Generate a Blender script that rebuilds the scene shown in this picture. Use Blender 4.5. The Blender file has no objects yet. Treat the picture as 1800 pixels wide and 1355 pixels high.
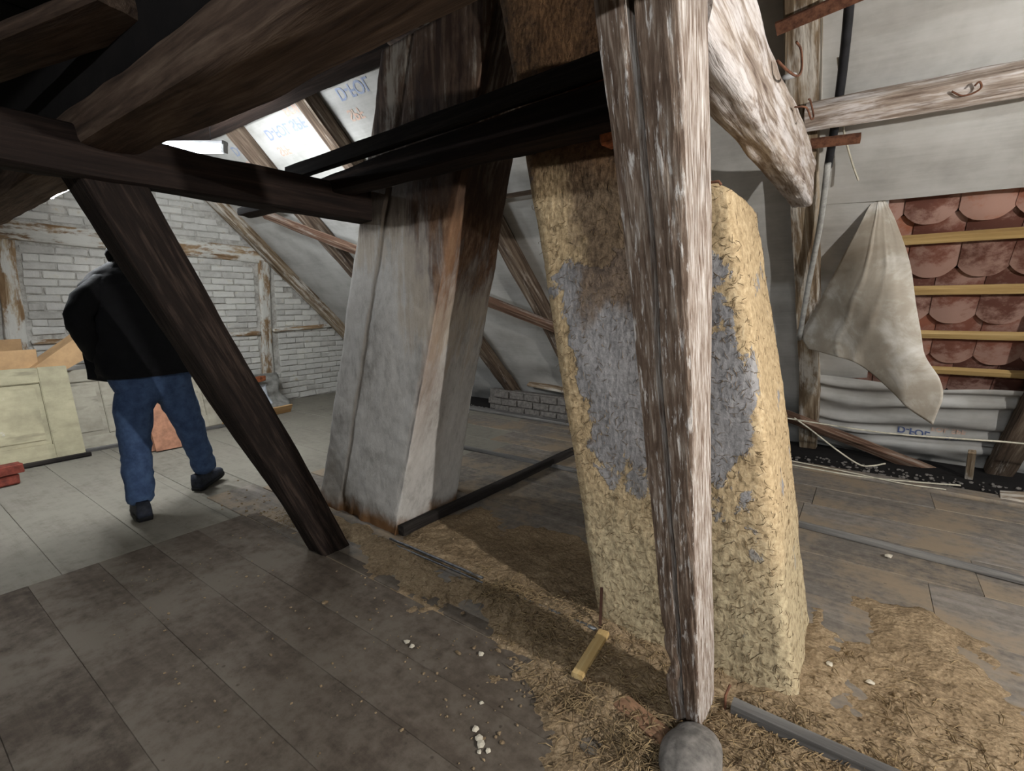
import bpy, bmesh, math, random
from mathutils import Vector, Matrix, noise
random.seed(7)
scn = bpy.context.scene
col = scn.collection
PI = math.pi

# ------------------------------------------------------------------ camera
CAM_F, CAM_P, CAM_YAW, CAM_H = 860.0, math.radians(9.1), math.radians(35.9), 1.32
cd = bpy.data.cameras.new('camera'); cam = bpy.data.objects.new('camera', cd); col.objects.link(cam)
cd.sensor_fit = 'HORIZONTAL'; cd.sensor_width = 36.0; cd.lens = CAM_F / 1800.0 * 36.0
cd.clip_start = 0.02; cd.clip_end = 100
_h = Vector((-math.sin(CAM_YAW), math.cos(CAM_YAW), 0)); _r = Vector((math.cos(CAM_YAW), math.sin(CAM_YAW), 0))
_f = _h * math.cos(CAM_P) + Vector((0, 0, -math.sin(CAM_P))); _u = _r.cross(_f)
M3 = Matrix((_r, _u, -_f)).transposed()
cam.matrix_world = Matrix.Translation((0, 0, CAM_H)) @ M3.to_4x4()
scn.camera = cam

# ------------------------------------------------------------------ world, exposure, light levels
w = bpy.data.worlds.new('world'); scn.world = w; w.use_nodes = True
w.node_tree.nodes['Background'].inputs[0].default_value = (0.30, 0.32, 0.36, 1)
w.node_tree.nodes['Background'].inputs[1].default_value = 0.02
vs = scn.view_settings
vs.view_transform = 'Standard'; vs.look = 'None'; vs.gamma = 1; vs.use_curve_mapping = False
vs.exposure = 1.0
TUBE_EMIT = 220.0         # radiance of the two fluorescent tubes
BULB_POWER = 185.0       # bulb hanging to the right, behind the camera

# ------------------------------------------------------------------ shader helpers
def lin(c):
    return tuple(((v / 255) / 12.92 if v / 255 <= 0.04045 else ((v / 255 + 0.055) / 1.055) ** 2.4) for v in c) + (1.0,)

class E:
    def __init__(s, g, sock): s.g, s.s = g, sock
    def _m(s, op, b=None, c=None, rev=False):
        n = s.g.nt.nodes.new('ShaderNodeMath'); n.operation = op
        for i, v in enumerate((s, b, c)):
            if v is None: continue
            if rev and i < 2: i = 1 - i
            if isinstance(v, E): s.g.nt.links.new(v.s, n.inputs[i])
            else: n.inputs[i].default_value = v
        return E(s.g, n.outputs[0])
    def __add__(s, b): return s._m('ADD', b)
    __radd__ = __add__
    def __sub__(s, b): return s._m('SUBTRACT', b)
    def __rsub__(s, b): return s._m('SUBTRACT', b, rev=True)
    def __mul__(s, b): return s._m('MULTIPLY', b)
    __rmul__ = __mul__
    def pw(s, b): return s._m('POWER', b)
    def absv(s): return s._m('ABSOLUTE')
    def mn(s, b): return s._m('MINIMUM', b)
    def mx(s, b): return s._m('MAXIMUM', b)
    def clamp(s): return s._m('MINIMUM', 1.0)._m('MAXIMUM', 0.0)
    def smooth(s, a, b, lo=0.0, hi=1.0):
        n = s.g.nt.nodes.new('ShaderNodeMapRange'); n.interpolation_type = 'SMOOTHSTEP'
        s.g.nt.links.new(s.s, n.inputs[0])
        if a > b: a, b, lo, hi = b, a, hi, lo
        for i, v in enumerate((a, b, lo, hi)): n.inputs[i + 1].default_value = v
        return E(s.g, n.outputs[0])

class G:
    """small node-graph writer around one Principled material"""
    def __init__(g, name, rough=0.85, spec=0.25):
        g.mat = bpy.data.materials.new(name); g.mat.use_nodes = True
        g.nt = g.mat.node_tree; g.b = g.nt.nodes['Principled BSDF']
        g.b.inputs['Roughness'].default_value = rough
        g.b.inputs['Specular IOR Level'].default_value = spec
        tc = g.nt.nodes.new('ShaderNodeTexCoord'); oi = g.nt.nodes.new('ShaderNodeObjectInfo')
        g.obj = tc.outputs['Object']; g.rnd = E(g, oi.outputs['Random'])
        g.gen = tc.outputs['Generated']
        sp = g.nt.nodes.new('ShaderNodeSeparateXYZ'); g.nt.links.new(g.obj, sp.inputs[0])
        g.x, g.y, g.z = (E(g, o) for o in sp.outputs)
    def vec(g, scale=(1, 1, 1), shift=True):
        n = g.nt.nodes.new('ShaderNodeMapping'); g.nt.links.new(g.obj, n.inputs[0]); n.inputs['Scale'].default_value = scale
        if shift:
            c = g.nt.nodes.new('ShaderNodeCombineXYZ')
            r = g.rnd * 37.0
            for i in range(3): g.nt.links.new(r.s, c.inputs[i])
            g.nt.links.new(c.outputs[0], n.inputs['Location'])
        return n.outputs[0]
    def noise(g, scale=(1, 1, 1), detail=4, rough=0.6, dist=0.0, shift=True):
        n = g.nt.nodes.new('ShaderNodeTexNoise'); n.inputs['Scale'].default_value = 1.0
        n.inputs['Detail'].default_value = detail; n.inputs['Roughness'].default_value = rough; n.inputs['Distortion'].default_value = dist
        if isinstance(scale, (int, float)): scale = (scale,) * 3
        g.nt.links.new(g.vec(scale, shift), n.inputs['Vector'])
        return E(g, n.outputs['Fac'])
    def voro(g, scale=(1, 1, 1), feature='F1'):
        n = g.nt.nodes.new('ShaderNodeTexVoronoi'); n.inputs['Scale'].default_value = 1.0; n.feature = feature
        if isinstance(scale, (int, float)): scale = (scale,) * 3
        g.nt.links.new(g.vec(scale), n.inputs['Vector'])
        return E(g, n.outputs['Distance'])
    def ramp(g, e, *stops):
        n = g.nt.nodes.new('ShaderNodeValToRGB'); el = n.color_ramp.elements
        while len(el) < len(stops): el.new(0.5)
        for k, (p, c) in enumerate(stops): el[k].position = p; el[k].color = lin(c)
        g.nt.links.new(e.s, n.inputs[0]); return n.outputs[0]
    def mix(g, a, b, f, mode='MIX'):
        n = g.nt.nodes.new('ShaderNodeMix'); n.data_type = 'RGBA'; n.blend_type = mode
        for sock, v in ((n.inputs[6], a), (n.inputs[7], b)):
            if isinstance(v, tuple): sock.default_value = lin(v) if max(v) > 1 else v + (1,)
            else: g.nt.links.new(v, sock)
        if isinstance(f, E): g.nt.links.new(f.s, n.inputs[0])
        else: n.inputs[0].default_value = f
        return n.outputs[2]
    def color(g, c):
        if isinstance(c, tuple): g.b.inputs['Base Color'].default_value = lin(c)
        else: g.nt.links.new(c, g.b.inputs['Base Color'])
    def bump(g, e, strength=0.5, dist=0.01):
        n = g.nt.nodes.new('ShaderNodeBump'); n.inputs['Strength'].default_value = strength; n.inputs['Distance'].default_value = dist
        g.nt.links.new(e.s, n.inputs['Height']); g.nt.links.new(n.outputs[0], g.b.inputs['Normal'])

def wood(name, dark, mid, light, grain=34, along=1.6, patch=None, lit_face=None, patch_thr=(0.5, 0.62), patch_scale=(1.6, 7, 7), dirt=0.35, bump=0.7, rough=0.85):
    g = G(name, rough, 0.2)
    n1 = g.noise((along, grain, grain), 6, 0.65, 0.4)
    n2 = g.noise((along * 0.5, 7, 7), 4, 0.6)
    c = g.ramp(n1 * 0.72 + n2 * 0.28, (0.34, dark), (0.5, mid), (0.66, light))
    if patch:
        m = g.noise(patch_scale, 5, 0.7, 0.3); m = (m * 0.75 + n1 * 0.25).smooth(*patch_thr)
        c = g.mix(c, patch, m)
    if lit_face:      # brightness of the bulb-lit face (object +Y) painted into the colour
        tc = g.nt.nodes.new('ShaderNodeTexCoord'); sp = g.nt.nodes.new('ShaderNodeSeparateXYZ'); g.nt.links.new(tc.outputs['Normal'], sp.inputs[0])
        c = g.mix(c, g.ramp(n1, (0.34, (98, 78, 66)), (0.48, (158, 145, 134)), (0.64, (206, 200, 195))), E(g, sp.outputs[1]).smooth(0.45, 0.75) * lit_face)
    d = g.noise((3, 3, 3), 5, 0.7).smooth(0.5, 0.75)
    c = g.mix(c, tuple(int(v * 0.5) for v in dark), d * dirt)
    g.color(c)
    g.bump(n1 * 0.8 + n2 * 0.2, bump, 0.012)
    return g.mat

MAT = {}
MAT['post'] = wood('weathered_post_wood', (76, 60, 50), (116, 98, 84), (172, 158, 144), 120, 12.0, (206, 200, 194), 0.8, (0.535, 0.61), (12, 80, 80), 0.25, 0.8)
MAT['tie_white'] = wood('limewashed_beam_wood', (96, 80, 70), (158, 144, 132), (200, 190, 180), 55, 4.0, (210, 204, 202), None, (0.46, 0.6), (2.2, 12, 12), 0.25, 0.9)
MAT['dark'] = wood('soot_dark_wood', (18, 13, 11), (34, 25, 21), (54, 42, 36), 36, 1.6, None, dirt=0.3, bump=0.6)
MAT['brace'] = wood('smoked_brace_wood', (17, 12, 10), (32, 24, 20), (66, 54, 47), 60, 4.0, None, dirt=0.35, bump=0.9)
MAT['purlin'] = wood('old_purlin_wood', (48, 38, 32), (84, 68, 57), (116, 98, 83), 40, 2.5, None, dirt=0.35, bump=0.7)
MAT['rafter'] = wood('rafter_wood', (48, 38, 32), (92, 78, 66), (138, 124, 108), 34, 1.8, (168, 160, 150), None, (0.54, 0.66), (1.6, 9, 9), 0.3, 0.8)
MAT['rafter_white'] = wood('limewashed_rafter_wood', (72, 56, 42), (132, 114, 92), (184, 172, 152), 36, 2.0, (196, 190, 180), None, (0.47, 0.6), (1.8, 9, 9), 0.3, 0.9)
MAT['wall_timber'] = wood('peeling_frame_timber', (96, 70, 46), (150, 124, 94), (200, 186, 160), 22, 2.4, (206, 204, 196), None, (0.45, 0.55), (2.6, 7, 7), 0.2, 0.9)
MAT['windbrace'] = wood('worm_eaten_brace_wood', (58, 38, 30), (98, 74, 60), (150, 132, 116), 30, 1.6, (150, 142, 134), None, (0.52, 0.66), (1.4, 9, 9), 0.3, 0.9)
MAT['lath'] = wood('new_batten_wood', (150, 122, 78), (180, 152, 102), (202, 178, 130), 24, 1.2, None, dirt=0.12, bump=0.25)
MAT['grey_lath'] = wood('dusty_grey_lath', (66, 64, 62), (98, 96, 94), (132, 130, 126), 26, 1.4, None, dirt=0.25, bump=0.4)
MAT['black_lath'] = wood('tarred_lath', (22, 19, 18), (36, 32, 30), (62, 58, 54), 28, 1.4, None, dirt=0.3, bump=0.5)
MAT['pale_wood'] = wood('pale_fibreboard', (176, 138, 92), (196, 158, 112), (210, 174, 128), 12, 1.0, None, dirt=0.08, bump=0.1)

def simple(name, c, rough=0.7, metal=0.0, var=0.15, scale=12, bump=0.1, c2=None):
    g = G(name, rough, 0.3); n = g.noise(scale, 5, 0.65)
    c2 = c2 or tuple(int(v * (1 - 2 * var)) for v in c)
    g.color(g.ramp(n, (0.35, c2), (0.62, c)))
    g.b.inputs['Metallic'].default_value = metal
    g.bump(n, bump, 0.006); return g.mat
MAT['rust'] = simple('rusty_iron', (120, 82, 62), 0.8, 0.1, 0.25, 30, 0.4, (74, 46, 34))
MAT['steel'] = simple('dull_steel_rod', (120, 122, 124), 0.5, 0.6, 0.2, 40, 0.1)
MAT['conduit'] = simple('grey_conduit_plastic', (172, 172, 168), 0.5, 0, 0.1, 20, 0.05)
MAT['cable_white'] = simple('white_cable', (196, 190, 172), 0.6, 0, 0.1, 20, 0.05)
MAT['cable_dark'] = simple('dark_cable', (34, 34, 38), 0.6, 0, 0.2, 20, 0.05)
MAT['jacket'] = simple('black_jacket_cloth', (9, 9, 13), 0.9, 0, 0.2, 30, 0.4)
MAT['jeans'] = simple('blue_denim', (72, 94, 128), 0.9, 0, 0.18, 18, 0.3, (52, 70, 102))
MAT['shoe'] = simple('dark_shoe_leather', (46, 50, 62), 0.7, 0, 0.2, 25, 0.2)
MAT['sole'] = simple('black_shoe_sole', (18, 18, 20), 0.8, 0, 0.2, 25, 0.2)
MAT['skin'] = simple('skin', (186, 140, 116), 0.6, 0, 0.06, 12, 0.05)
MAT['hair'] = simple('dark_hair', (36, 28, 24), 0.8, 0, 0.2, 60, 0.5)
MAT['stone'] = simple('grey_field_stone', (122, 117, 112), 0.9, 0, 0.14, 26, 0.7)
MAT['terracotta'] = simple('terracotta_tile', (190, 138, 110), 0.85, 0, 0.1, 14, 0.2)
MAT['red_brick'] = simple('dark_red_brick', (132, 66, 54), 0.9, 0, 0.18, 20, 0.4)
MAT['brown_brick'] = simple('brown_brick', (146, 112, 86), 0.9, 0, 0.15, 24, 0.4)
MAT['orange_brick'] = simple('orange_flue_brick', (176, 104, 66), 0.9, 0, 0.2, 30, 0.5)
MAT['cardboard'] = simple('brown_board', (208, 170, 126), 0.85, 0, 0.06, 6, 0.1)
MAT['paper'] = simple('white_sheet', (206, 212, 220), 0.7, 0, 0.06, 10, 0.2)
MAT['fibre'] = simple('grey_corrugated_sheet', (152, 150, 144), 0.9, 0, 0.1, 16, 0.3)
MAT['darkcloth'] = simple('dark_rag', (60, 60, 66), 0.95, 0, 0.25, 22, 0.5)
MAT['enamel'] = simple('white_lamp_housing', (200, 202, 204), 0.5, 0, 0.04, 10, 0.02)
MAT['chip'] = simple('pale_plaster_chip', (206, 198, 180), 0.9, 0, 0.08, 30, 0.3)
MAT['print_blue'] = simple('faded_blue_print', (136, 148, 178), 0.8, 0, 0.1, 60, 0.0, (158, 166, 182))
MAT['print_blue_dark'] = simple('blue_print', (70, 84, 128), 0.8, 0, 0.1, 60, 0.0, (96, 108, 140))
MAT['print_orange'] = simple('faded_orange_print', (200, 164, 146), 0.8, 0, 0.05, 50, 0.0, (194, 180, 168))
MAT['knob'] = simple('dark_knob', (40, 36, 34), 0.6)

def m_membrane():
    g = G('roofing_membrane', 0.6, 0.3)
    n = g.noise((3, 3, 3), 5, 0.6); f = g.noise((260, 260, 260), 2, 0.5); st = g.noise((1.4, 40, 40), 3)
    c = g.ramp(n * 0.8 + st * 0.2, (0.3, (152, 150, 145)), (0.52, (180, 179, 175)), (0.7, (194, 193, 190)))
    g.color(c); g.bump(f * 0.5 + st * 0.5, 0.25, 0.004); return g.mat
MAT['membrane'] = m_membrane()
def m_flap():
    g = G('dusty_membrane', 0.75, 0.2)
    n = g.noise((5, 5, 5), 6, 0.65, 0.5); d = g.noise((2.0, 2.0, 4), 4, 0.6)
    c = g.ramp(n * 0.5 + d * 0.5, (0.36, (144, 134, 120)), (0.5, (164, 156, 143)), (0.62, (198, 195, 188)))
    g.color(c); g.bump(n, 0.3, 0.01); return g.mat
MAT['flap'] = m_flap()

def m_left_flue():
    g = G('stained_flue_plaster', 0.9, 0.2)
    xr = g.x - g.z * 0.3                       # follows the lean of the stack; front face spans -2.93 .. -2.12
    n = g.noise((5, 5, 3), 6, 0.65, 0.3); fine = g.noise((26, 26, 14), 5, 0.7)
    streak = g.noise((22, 22, 1.6), 5, 0.65, 0.2)
    base = g.ramp(n * 0.6 + fine * 0.4, (0.34, (150, 146, 140)), (0.5, (188, 185, 180)), (0.66, (204, 201, 196)))
    # brown tar seeping through from the top, stronger towards the right-hand corner
    side = xr.smooth(-2.6, -2.15) * 0.58 - 0.08
    tar = (g.z + side + (streak - 0.5) * 0.9 + (n - 0.5) * 0.8).smooth(1.62, 2.12)
    brown = g.ramp(streak * 0.6 + fine * 0.4, (0.34, (52, 34, 26)), (0.5, (100, 74, 56)), (0.66, (150, 124, 100)))
    c = g.mix(base, brown, tar)
    ring = (g.z + side + (streak - 0.5) * 0.9 + (n - 0.5) * 0.8)
    ring = ring.smooth(1.45, 1.66) * ring.smooth(1.95, 1.7)
    c = g.mix(c, (168, 148, 120), ring * 0.45)
    # line of seepage along the corner and the joint on the left of the face
    k = ((xr + 2.13 + (streak - 0.5) * 0.05).absv()).smooth(0.05, 0.0) * g.z.smooth(0.2, 1.1)
    c = g.mix(c, (122, 92, 68), k * 0.6)
    k2 = ((xr + 2.67 + (n - 0.5) * 0.06).absv()).smooth(0.035, 0.0)
    c = g.mix(c, (112, 98, 80), k2 * 0.6)
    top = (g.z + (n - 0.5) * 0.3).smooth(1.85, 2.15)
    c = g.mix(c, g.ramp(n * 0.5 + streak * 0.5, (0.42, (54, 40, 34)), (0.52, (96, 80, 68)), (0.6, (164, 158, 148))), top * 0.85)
    soot_shade = (g.z + (n - 0.5) * 0.25 + (streak - 0.5) * 0.2).smooth(1.66, 1.84) * (g.z + (n - 0.5) * 0.2).smooth(2.2, 2.05)  # soot stain plus the shade under the trimmer, painted as one dark band
    c = g.mix(c, (48, 37, 31), soot_shade * 0.75)
    foot = (g.z + (n - 0.5) * 0.25).smooth(0.14, 0.02)
    c = g.mix(c, (124, 92, 62), foot)
    g.color(c); g.bump(fine * 0.5 + n * 0.3 + streak * 0.2, 0.6, 0.012); return g.mat
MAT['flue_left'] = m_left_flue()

def m_right_flue():
    g = G('clay_and_straw_render', 0.92, 0.2)
    xr = g.x + g.z * 0.2                       # front face spans -0.79 .. -0.08
    n = g.noise((6, 6, 4.5), 7, 0.68, 0.25); big = g.noise((2.2, 2.2, 1.8), 3, 0.5)
    fine = g.noise((44, 44, 44), 5, 0.7); fib = g.voro((60, 60, 26))
    clay = g.ramp(fine * 0.75 + n * 0.25, (0.34, (132, 114, 86)), (0.5, (176, 154, 120)), (0.66, (202, 182, 148)))
    grey = g.ramp(fine * 0.6 + n * 0.4, (0.34, (104, 102, 102)), (0.55, (140, 138, 138)), (0.7, (158, 156, 154)))
    # where the thin grey lime coat still holds: the middle of the face; lost at the corners and towards the floor
    band = g.z.smooth(0.3, 0.95) * g.z.smooth(1.62, 1.42)
    edge = xr.smooth(-0.80, -0.64) * xr.smooth(-0.05, -0.17)
    hold = (band * edge * 0.58 + (n - 0.5) * 2.1 + (big - 0.5) * 0.5).smooth(0.27, 0.33)
    c = g.mix(clay, grey, hold)
    # dry dusty clay low on the stack
    low = (g.z + (n - 0.5) * 0.5).smooth(0.75, 0.25)
    c = g.mix(c, g.ramp(fine, (0.35, (136, 124, 100)), (0.6, (180, 168, 138))), low * 0.75)
    # tar patch near the top of the face
    tp = (g.z + (n - 0.5) * 0.7).smooth(1.26, 1.42) * (xr + (n - 0.5) * 0.35).smooth(-0.70, -0.6) * xr.smooth(-0.22, -0.42)
    c = g.mix(c, g.ramp(fine * 0.5 + n * 0.5, (0.4, (58, 46, 38)), (0.6, (112, 94, 76))), tp * 0.9)
    top = (g.z + (n - 0.5) * 0.25).smooth(1.72, 1.95)
    c = g.mix(c, g.ramp(n * 0.6 + fine * 0.4, (0.4, (52, 37, 30)), (0.62, (122, 92, 64))), top * 0.95)
    fl = fib.smooth(0.16, 0.05) * n.smooth(0.45, 0.6)
    c = g.mix(c, (92, 76, 54), fl * (1 - hold * 0.5) * 0.7)
    g.color(c); g.bump(fine * 0.45 + hold * 0.35 + fib * 0.2, 0.75, 0.014); return g.mat
MAT['flue_right'] = m_right_flue()

def m_limewash():
    g = G('limewashed_brick', 0.92, 0.2)
    n = g.noise((7, 7, 7), 6, 0.7); d = g.noise((1.3, 1.3, 1.3), 4, 0.6)
    c = g.ramp(n * 0.55 + d * 0.2 + g.rnd * 0.25, (0.3, (168, 165, 158)), (0.5, (198, 196, 190)), (0.72, (214, 212, 204)))
    c = g.mix(c, (176, 160, 122), n.smooth(0.6, 0.72) * 0.6)
    g.color(c); g.bump(n, 0.5, 0.012); return g.mat
MAT['limewash'] = m_limewash()
def m_mortar():
    g = G('limewashed_mortar', 0.95, 0.1); n = g.noise((16, 16, 16), 5, 0.7)
    g.color(g.ramp(n, (0.34, (146, 142, 134)), (0.6, (190, 187, 180)))); g.bump(n, 0.6, 0.012); return g.mat
MAT['mortar'] = m_mortar()
def m_floor(name, dark, mid, light, dust, dthr, clayey=0.0):
    g = G(name, 0.9, 0.2)
    gr = g.noise((1.1, 30, 30), 5, 0.6, 0.3); b = g.noise((2.2, 2.2, 2.2), 5, 0.6, shift=False); f = g.noise((18, 18, 18), 5, 0.7)
    c = g.ramp(gr * 0.40 + f * 0.5 + g.rnd * 0.10, (0.28, dark), (0.5, mid), (0.7, light))
    c = g.mix(c, dust, (b * 0.7 + f * 0.3).smooth(*dthr))
    spot = g.voro((16, 16, 16)).smooth(0.14, 0.06)
    c = g.mix(c, dark, spot * f.smooth(0.5, 0.6) * 0.7)
    g.color(c); g.bump(gr * 0.6 + f * 0.4, 0.4, 0.006); return g.mat
MAT['floor_near'] = m_floor('worn_brown_boards', (58, 50, 43), (80, 71, 62), (96, 87, 77), (104, 96, 86), (0.42, 0.62))
MAT['floor_far'] = m_floor('dusty_pale_boards', (94, 89, 80), (118, 113, 103), (134, 129, 119), (128, 124, 113), (0.38, 0.6))
MAT['floor_side'] = m_floor('grey_weathered_boards', (76, 70, 64), (112, 106, 99), (142, 136, 129), (134, 120, 102), (0.44, 0.62))
def m_clay():
    g = G('loose_clay_rubble', 0.95, 0.1)
    n = g.noise((5, 5, 5), 6, 0.7); f = g.noise((60, 60, 60), 5, 0.75); v = g.voro((70, 70, 70))
    c = g.ramp(f * 0.6 + n * 0.4, (0.32, (86, 72, 55)), (0.5, (138, 119, 94)), (0.68, (174, 155, 126)))
    c = g.mix(c, (204, 190, 158), v.smooth(0.16, 0.08) * n.smooth(0.48, 0.6) * 0.6)
    g.color(c); g.bump(f * 0.6 + v * 0.4, 0.9, 0.012); return g.mat
MAT['clay'] = m_clay()
MAT['straw'] = simple('old_straw', (140, 120, 88), 0.85, 0, 0.2, 30, 0.0, (80, 64, 46))
MAT['straw_dark'] = simple('dark_straw_imprint', (112, 92, 64), 0.9, 0, 0.2, 30, 0.0, (66, 52, 36))
def m_tile():
    g = G('clay_roof_tile', 0.85, 0.25)
    n = g.noise((8, 8, 8), 6, 0.7); s = g.noise((2, 2, 2), 3)
    c = g.ramp(g.rnd * 0.5 + s * 0.5, (0.3, (94, 60, 50)), (0.55, (128, 80, 65)), (0.75, (156, 100, 75)))
    c = g.mix(c, (164, 134, 122), ((n * 0.7 + s * 0.3) + g.y.smooth(0.25, 0.46) * 0.12).smooth(0.46, 0.64) * 0.8)
    g.color(c); g.bump(n, 0.35, 0.008); return g.mat
MAT['rooftile'] = m_tile()
def m_door(name, a, b):
    g = G(name, 0.7, 0.3); n = g.noise((6, 6, 6), 6, 0.7); s = g.noise((2, 2, 9), 4)
    c = g.ramp(n * 0.5 + s * 0.5, (0.36, b), (0.58, a)); c = g.mix(c, (196, 194, 182), n.smooth(0.66, 0.72) * 0.7)
    c = g.mix(c, tuple(int(v * 0.7) for v in b), s.smooth(0.56, 0.7) * 0.6)
    g.color(c); g.bump(n, 0.2, 0.005); return g.mat
MAT['door'] = m_door('yellowed_door_paint', (182, 174, 144), (152, 145, 120))
MAT['door_grey'] = m_door('grey_door_paint', (168, 162, 146), (138, 132, 118))
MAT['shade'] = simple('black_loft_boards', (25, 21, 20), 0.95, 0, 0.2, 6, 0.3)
def m_emit():
    g = G('tube_glow', 0.5); g.b.inputs['Emission Color'].default_value = (0.93, 0.97, 1.0, 1); g.b.inputs['Emission Strength'].default_value = TUBE_EMIT
    g.b.inputs['Base Color'].default_value = (0.9, 0.9, 0.9, 1); return g.mat
MAT['tube'] = m_emit()
def m_bulb():
    g = G('bulb_glow', 0.5); g.b.inputs['Emission Color'].default_value = (1.0, 0.965, 0.92, 1); g.b.inputs['Emission Strength'].default_value = BULB_POWER / (PI * 4 * PI * 0.03 ** 2)
    return g.mat
MAT['bulb'] = m_bulb()

# ------------------------------------------------------------------ object helpers
def tag(o, label=None, cat=None, group=None, kind=None):
    if label: o['label'] = label
    if cat: o['category'] = cat
    if group: o['group'] = group
    if kind: o['kind'] = kind
    return o
def mesh_obj(name, verts, faces, mat, parent=None, smooth=False, me=None):
    if me is None:
        me = bpy.data.meshes.new(name); me.from_pydata([tuple(v) for v in verts], [], faces); me.update()
        bm = bmesh.new(); bm.from_mesh(me); bmesh.ops.recalc_face_normals(bm, faces=bm.faces); bm.to_mesh(me); bm.free()
        me.materials.append(MAT[mat] if isinstance(mat, str) else mat)
        if smooth: me.polygons.foreach_set('use_smooth', [True] * len(me.polygons))
    o = bpy.data.objects.new(name, me); col.objects.link(o)
    if parent: o.parent = parent
    return o
def empty(name, loc=(0, 0, 0), rot=(0, 0, 0)):
    o = bpy.data.objects.new(name, None); o.empty_display_size = 0.1; col.objects.link(o); o.location = loc; o.rotation_euler = rot; return o
def frame(p0, p1, up=(0, 0, 1)):
    p0, p1 = Vector(p0), Vector(p1); x = (p1 - p0).normalized(); u = Vector(up)
    if abs(x.dot(u)) > 0.98: u = Vector((0, 1, 0))
    y = u.cross(x).normalized(); z = x.cross(y)
    m = Matrix((x, y, z)).transposed().to_4x4(); m.translation = p0; return m, (p1 - p0).length
def nz(x, y, z): return noise.noise(Vector((x, y, z)))
_seed = [0]
def timber_data(L, w0, h0, w1=None, h1=None, nl=40, nc=4, amp=0.006, fib=0.0, bend=0.0, crack=None, wave=1.6, rnd=0.08):
    """hewn timber along local X. crack=(side, fn(t)->0..1 across, width, depth); sides 0:-y 1:+z 2:+y 3:-z"""
    w1 = w1 or w0; h1 = h1 or h0; _seed[0] += 1; sd = _seed[0] * 13.7
    V, F = [], []
    for i in range(nl + 1):
        t = i / nl; x = t * L; w = w0 + (w1 - w0) * t; h = h0 + (h1 - h0) * t
        cy = bend * math.sin(t * PI) + amp * 1.5 * nz(x * 0.8, sd, 3.1); cz = amp * 1.5 * nz(x * 0.8, sd, 8.4)
        for side in range(4):
            for j in range(nc):
                u = j / nc
                if crack and crack[0] == side:
                    k = nc // 2; c = crack[1](t); e = crack[2] / (w if side in (1, 3) else h)
                    if j == k: u = c
                    elif j == k - 1: u = c - e
                    elif j == k + 1: u = c + e
                    elif j < k - 1: u = (c - e) * j / (k - 1)
                    else: u = c + e + (1 - c - e) * (j - k - 1) / (nc - k - 1)
                s = 2 * u - 1
                y, z = ((-1, s), (s, 1), (1, -s), (-s, -1))[side]
                m = max(abs(y), abs(z)); r = math.hypot(y, z)
                q = 1 - rnd * max(0, (r - 1) / 0.414) ** 3
                yy, zz = y * w / 2 * q, z * h / 2 * q
                d = amp * (nz(x * wave, yy * 9 + sd, zz * 9) + 0.5 * nz(x * wave * 3, yy * 24, zz * 24 + sd))
                if fib: d += fib * (nz(x * 5, yy * 150 + sd, zz * 150) + 0.6 * nz(x * 14, yy * 90, zz * 90 + sd))
                if crack and crack[0] == side and j == nc // 2: d -= crack[3] * min(1, 6 * t + 0.2)
                nrm = Vector((y, z)); nrm = Vector((y if abs(y) >= m - 1e-6 else 0.0, z if abs(z) >= m - 1e-6 else 0.0)).normalized()
                V.append((x, yy + nrm.x * d + cy, zz + nrm.y * d + cz))
    n = nc * 4
    for i in range(nl):
        for j in range(n):
            a = i * n + j; b = i * n + (j + 1) % n
            F.append((a, b, b + n, a + n))
    c0 = len(V); V.append((-amp, 0, 0)); V.append((L + amp, 0, 0))
    for j in range(n):
        F.append((c0, (j + 1) % n, j)); F.append((c0 + 1, nl * n + j, nl * n + (j + 1) % n))
    return V, F
def timber(name, p0, p1, w, h, mat, up=(0, 0, 1), parent=None, smooth=True, w1=None, h1=None, **k):
    m, L = frame(p0, p1, up); V, F = timber_data(L, w, h, w1, h1, **k)
    o = mesh_obj(name, V, F, mat, parent, smooth); o.data.set_sharp_from_angle(angle=math.radians(38))
    o.matrix_world = m; return o
def box_bm(bm, x0, x1, y0, y1, z0, z1):
    v = [bm.verts.new(p) for p in ((x0, y0, z0), (x1, y0, z0), (x1, y1, z0), (x0, y1, z0), (x0, y0, z1), (x1, y0, z1), (x1, y1, z1), (x0, y1, z1))]
    for f in ((0, 3, 2, 1), (4, 5, 6, 7), (0, 1, 5, 4), (1, 2, 6, 5), (2, 3, 7, 6), (3, 0, 4, 7)): bm.faces.new([v[i] for i in f])
def bevel_box(name, size, mat, bev=0.004, parent=None, loc=(0, 0, 0), rot=(0, 0, 0), seg=1, jit=0.0):
    bm = bmesh.new(); sx, sy, sz = size; box_bm(bm, -sx / 2, sx / 2, -sy / 2, sy / 2, -sz / 2, sz / 2)
    if bev: bmesh.ops.bevel(bm, geom=bm.edges[:], offset=bev, segments=seg, affect='EDGES')
    if jit:
        for v in bm.verts: v.co += Vector((random.uniform(-jit, jit), random.uniform(-jit, jit), random.uniform(-jit, jit)))
    me = bpy.data.meshes.new(name); bm.to_mesh(me); bm.free(); me.materials.append(MAT[mat])
    o = mesh_obj(name, None, None, None, parent, me=me); o.location = loc; o.rotation_euler = rot; return o
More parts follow.
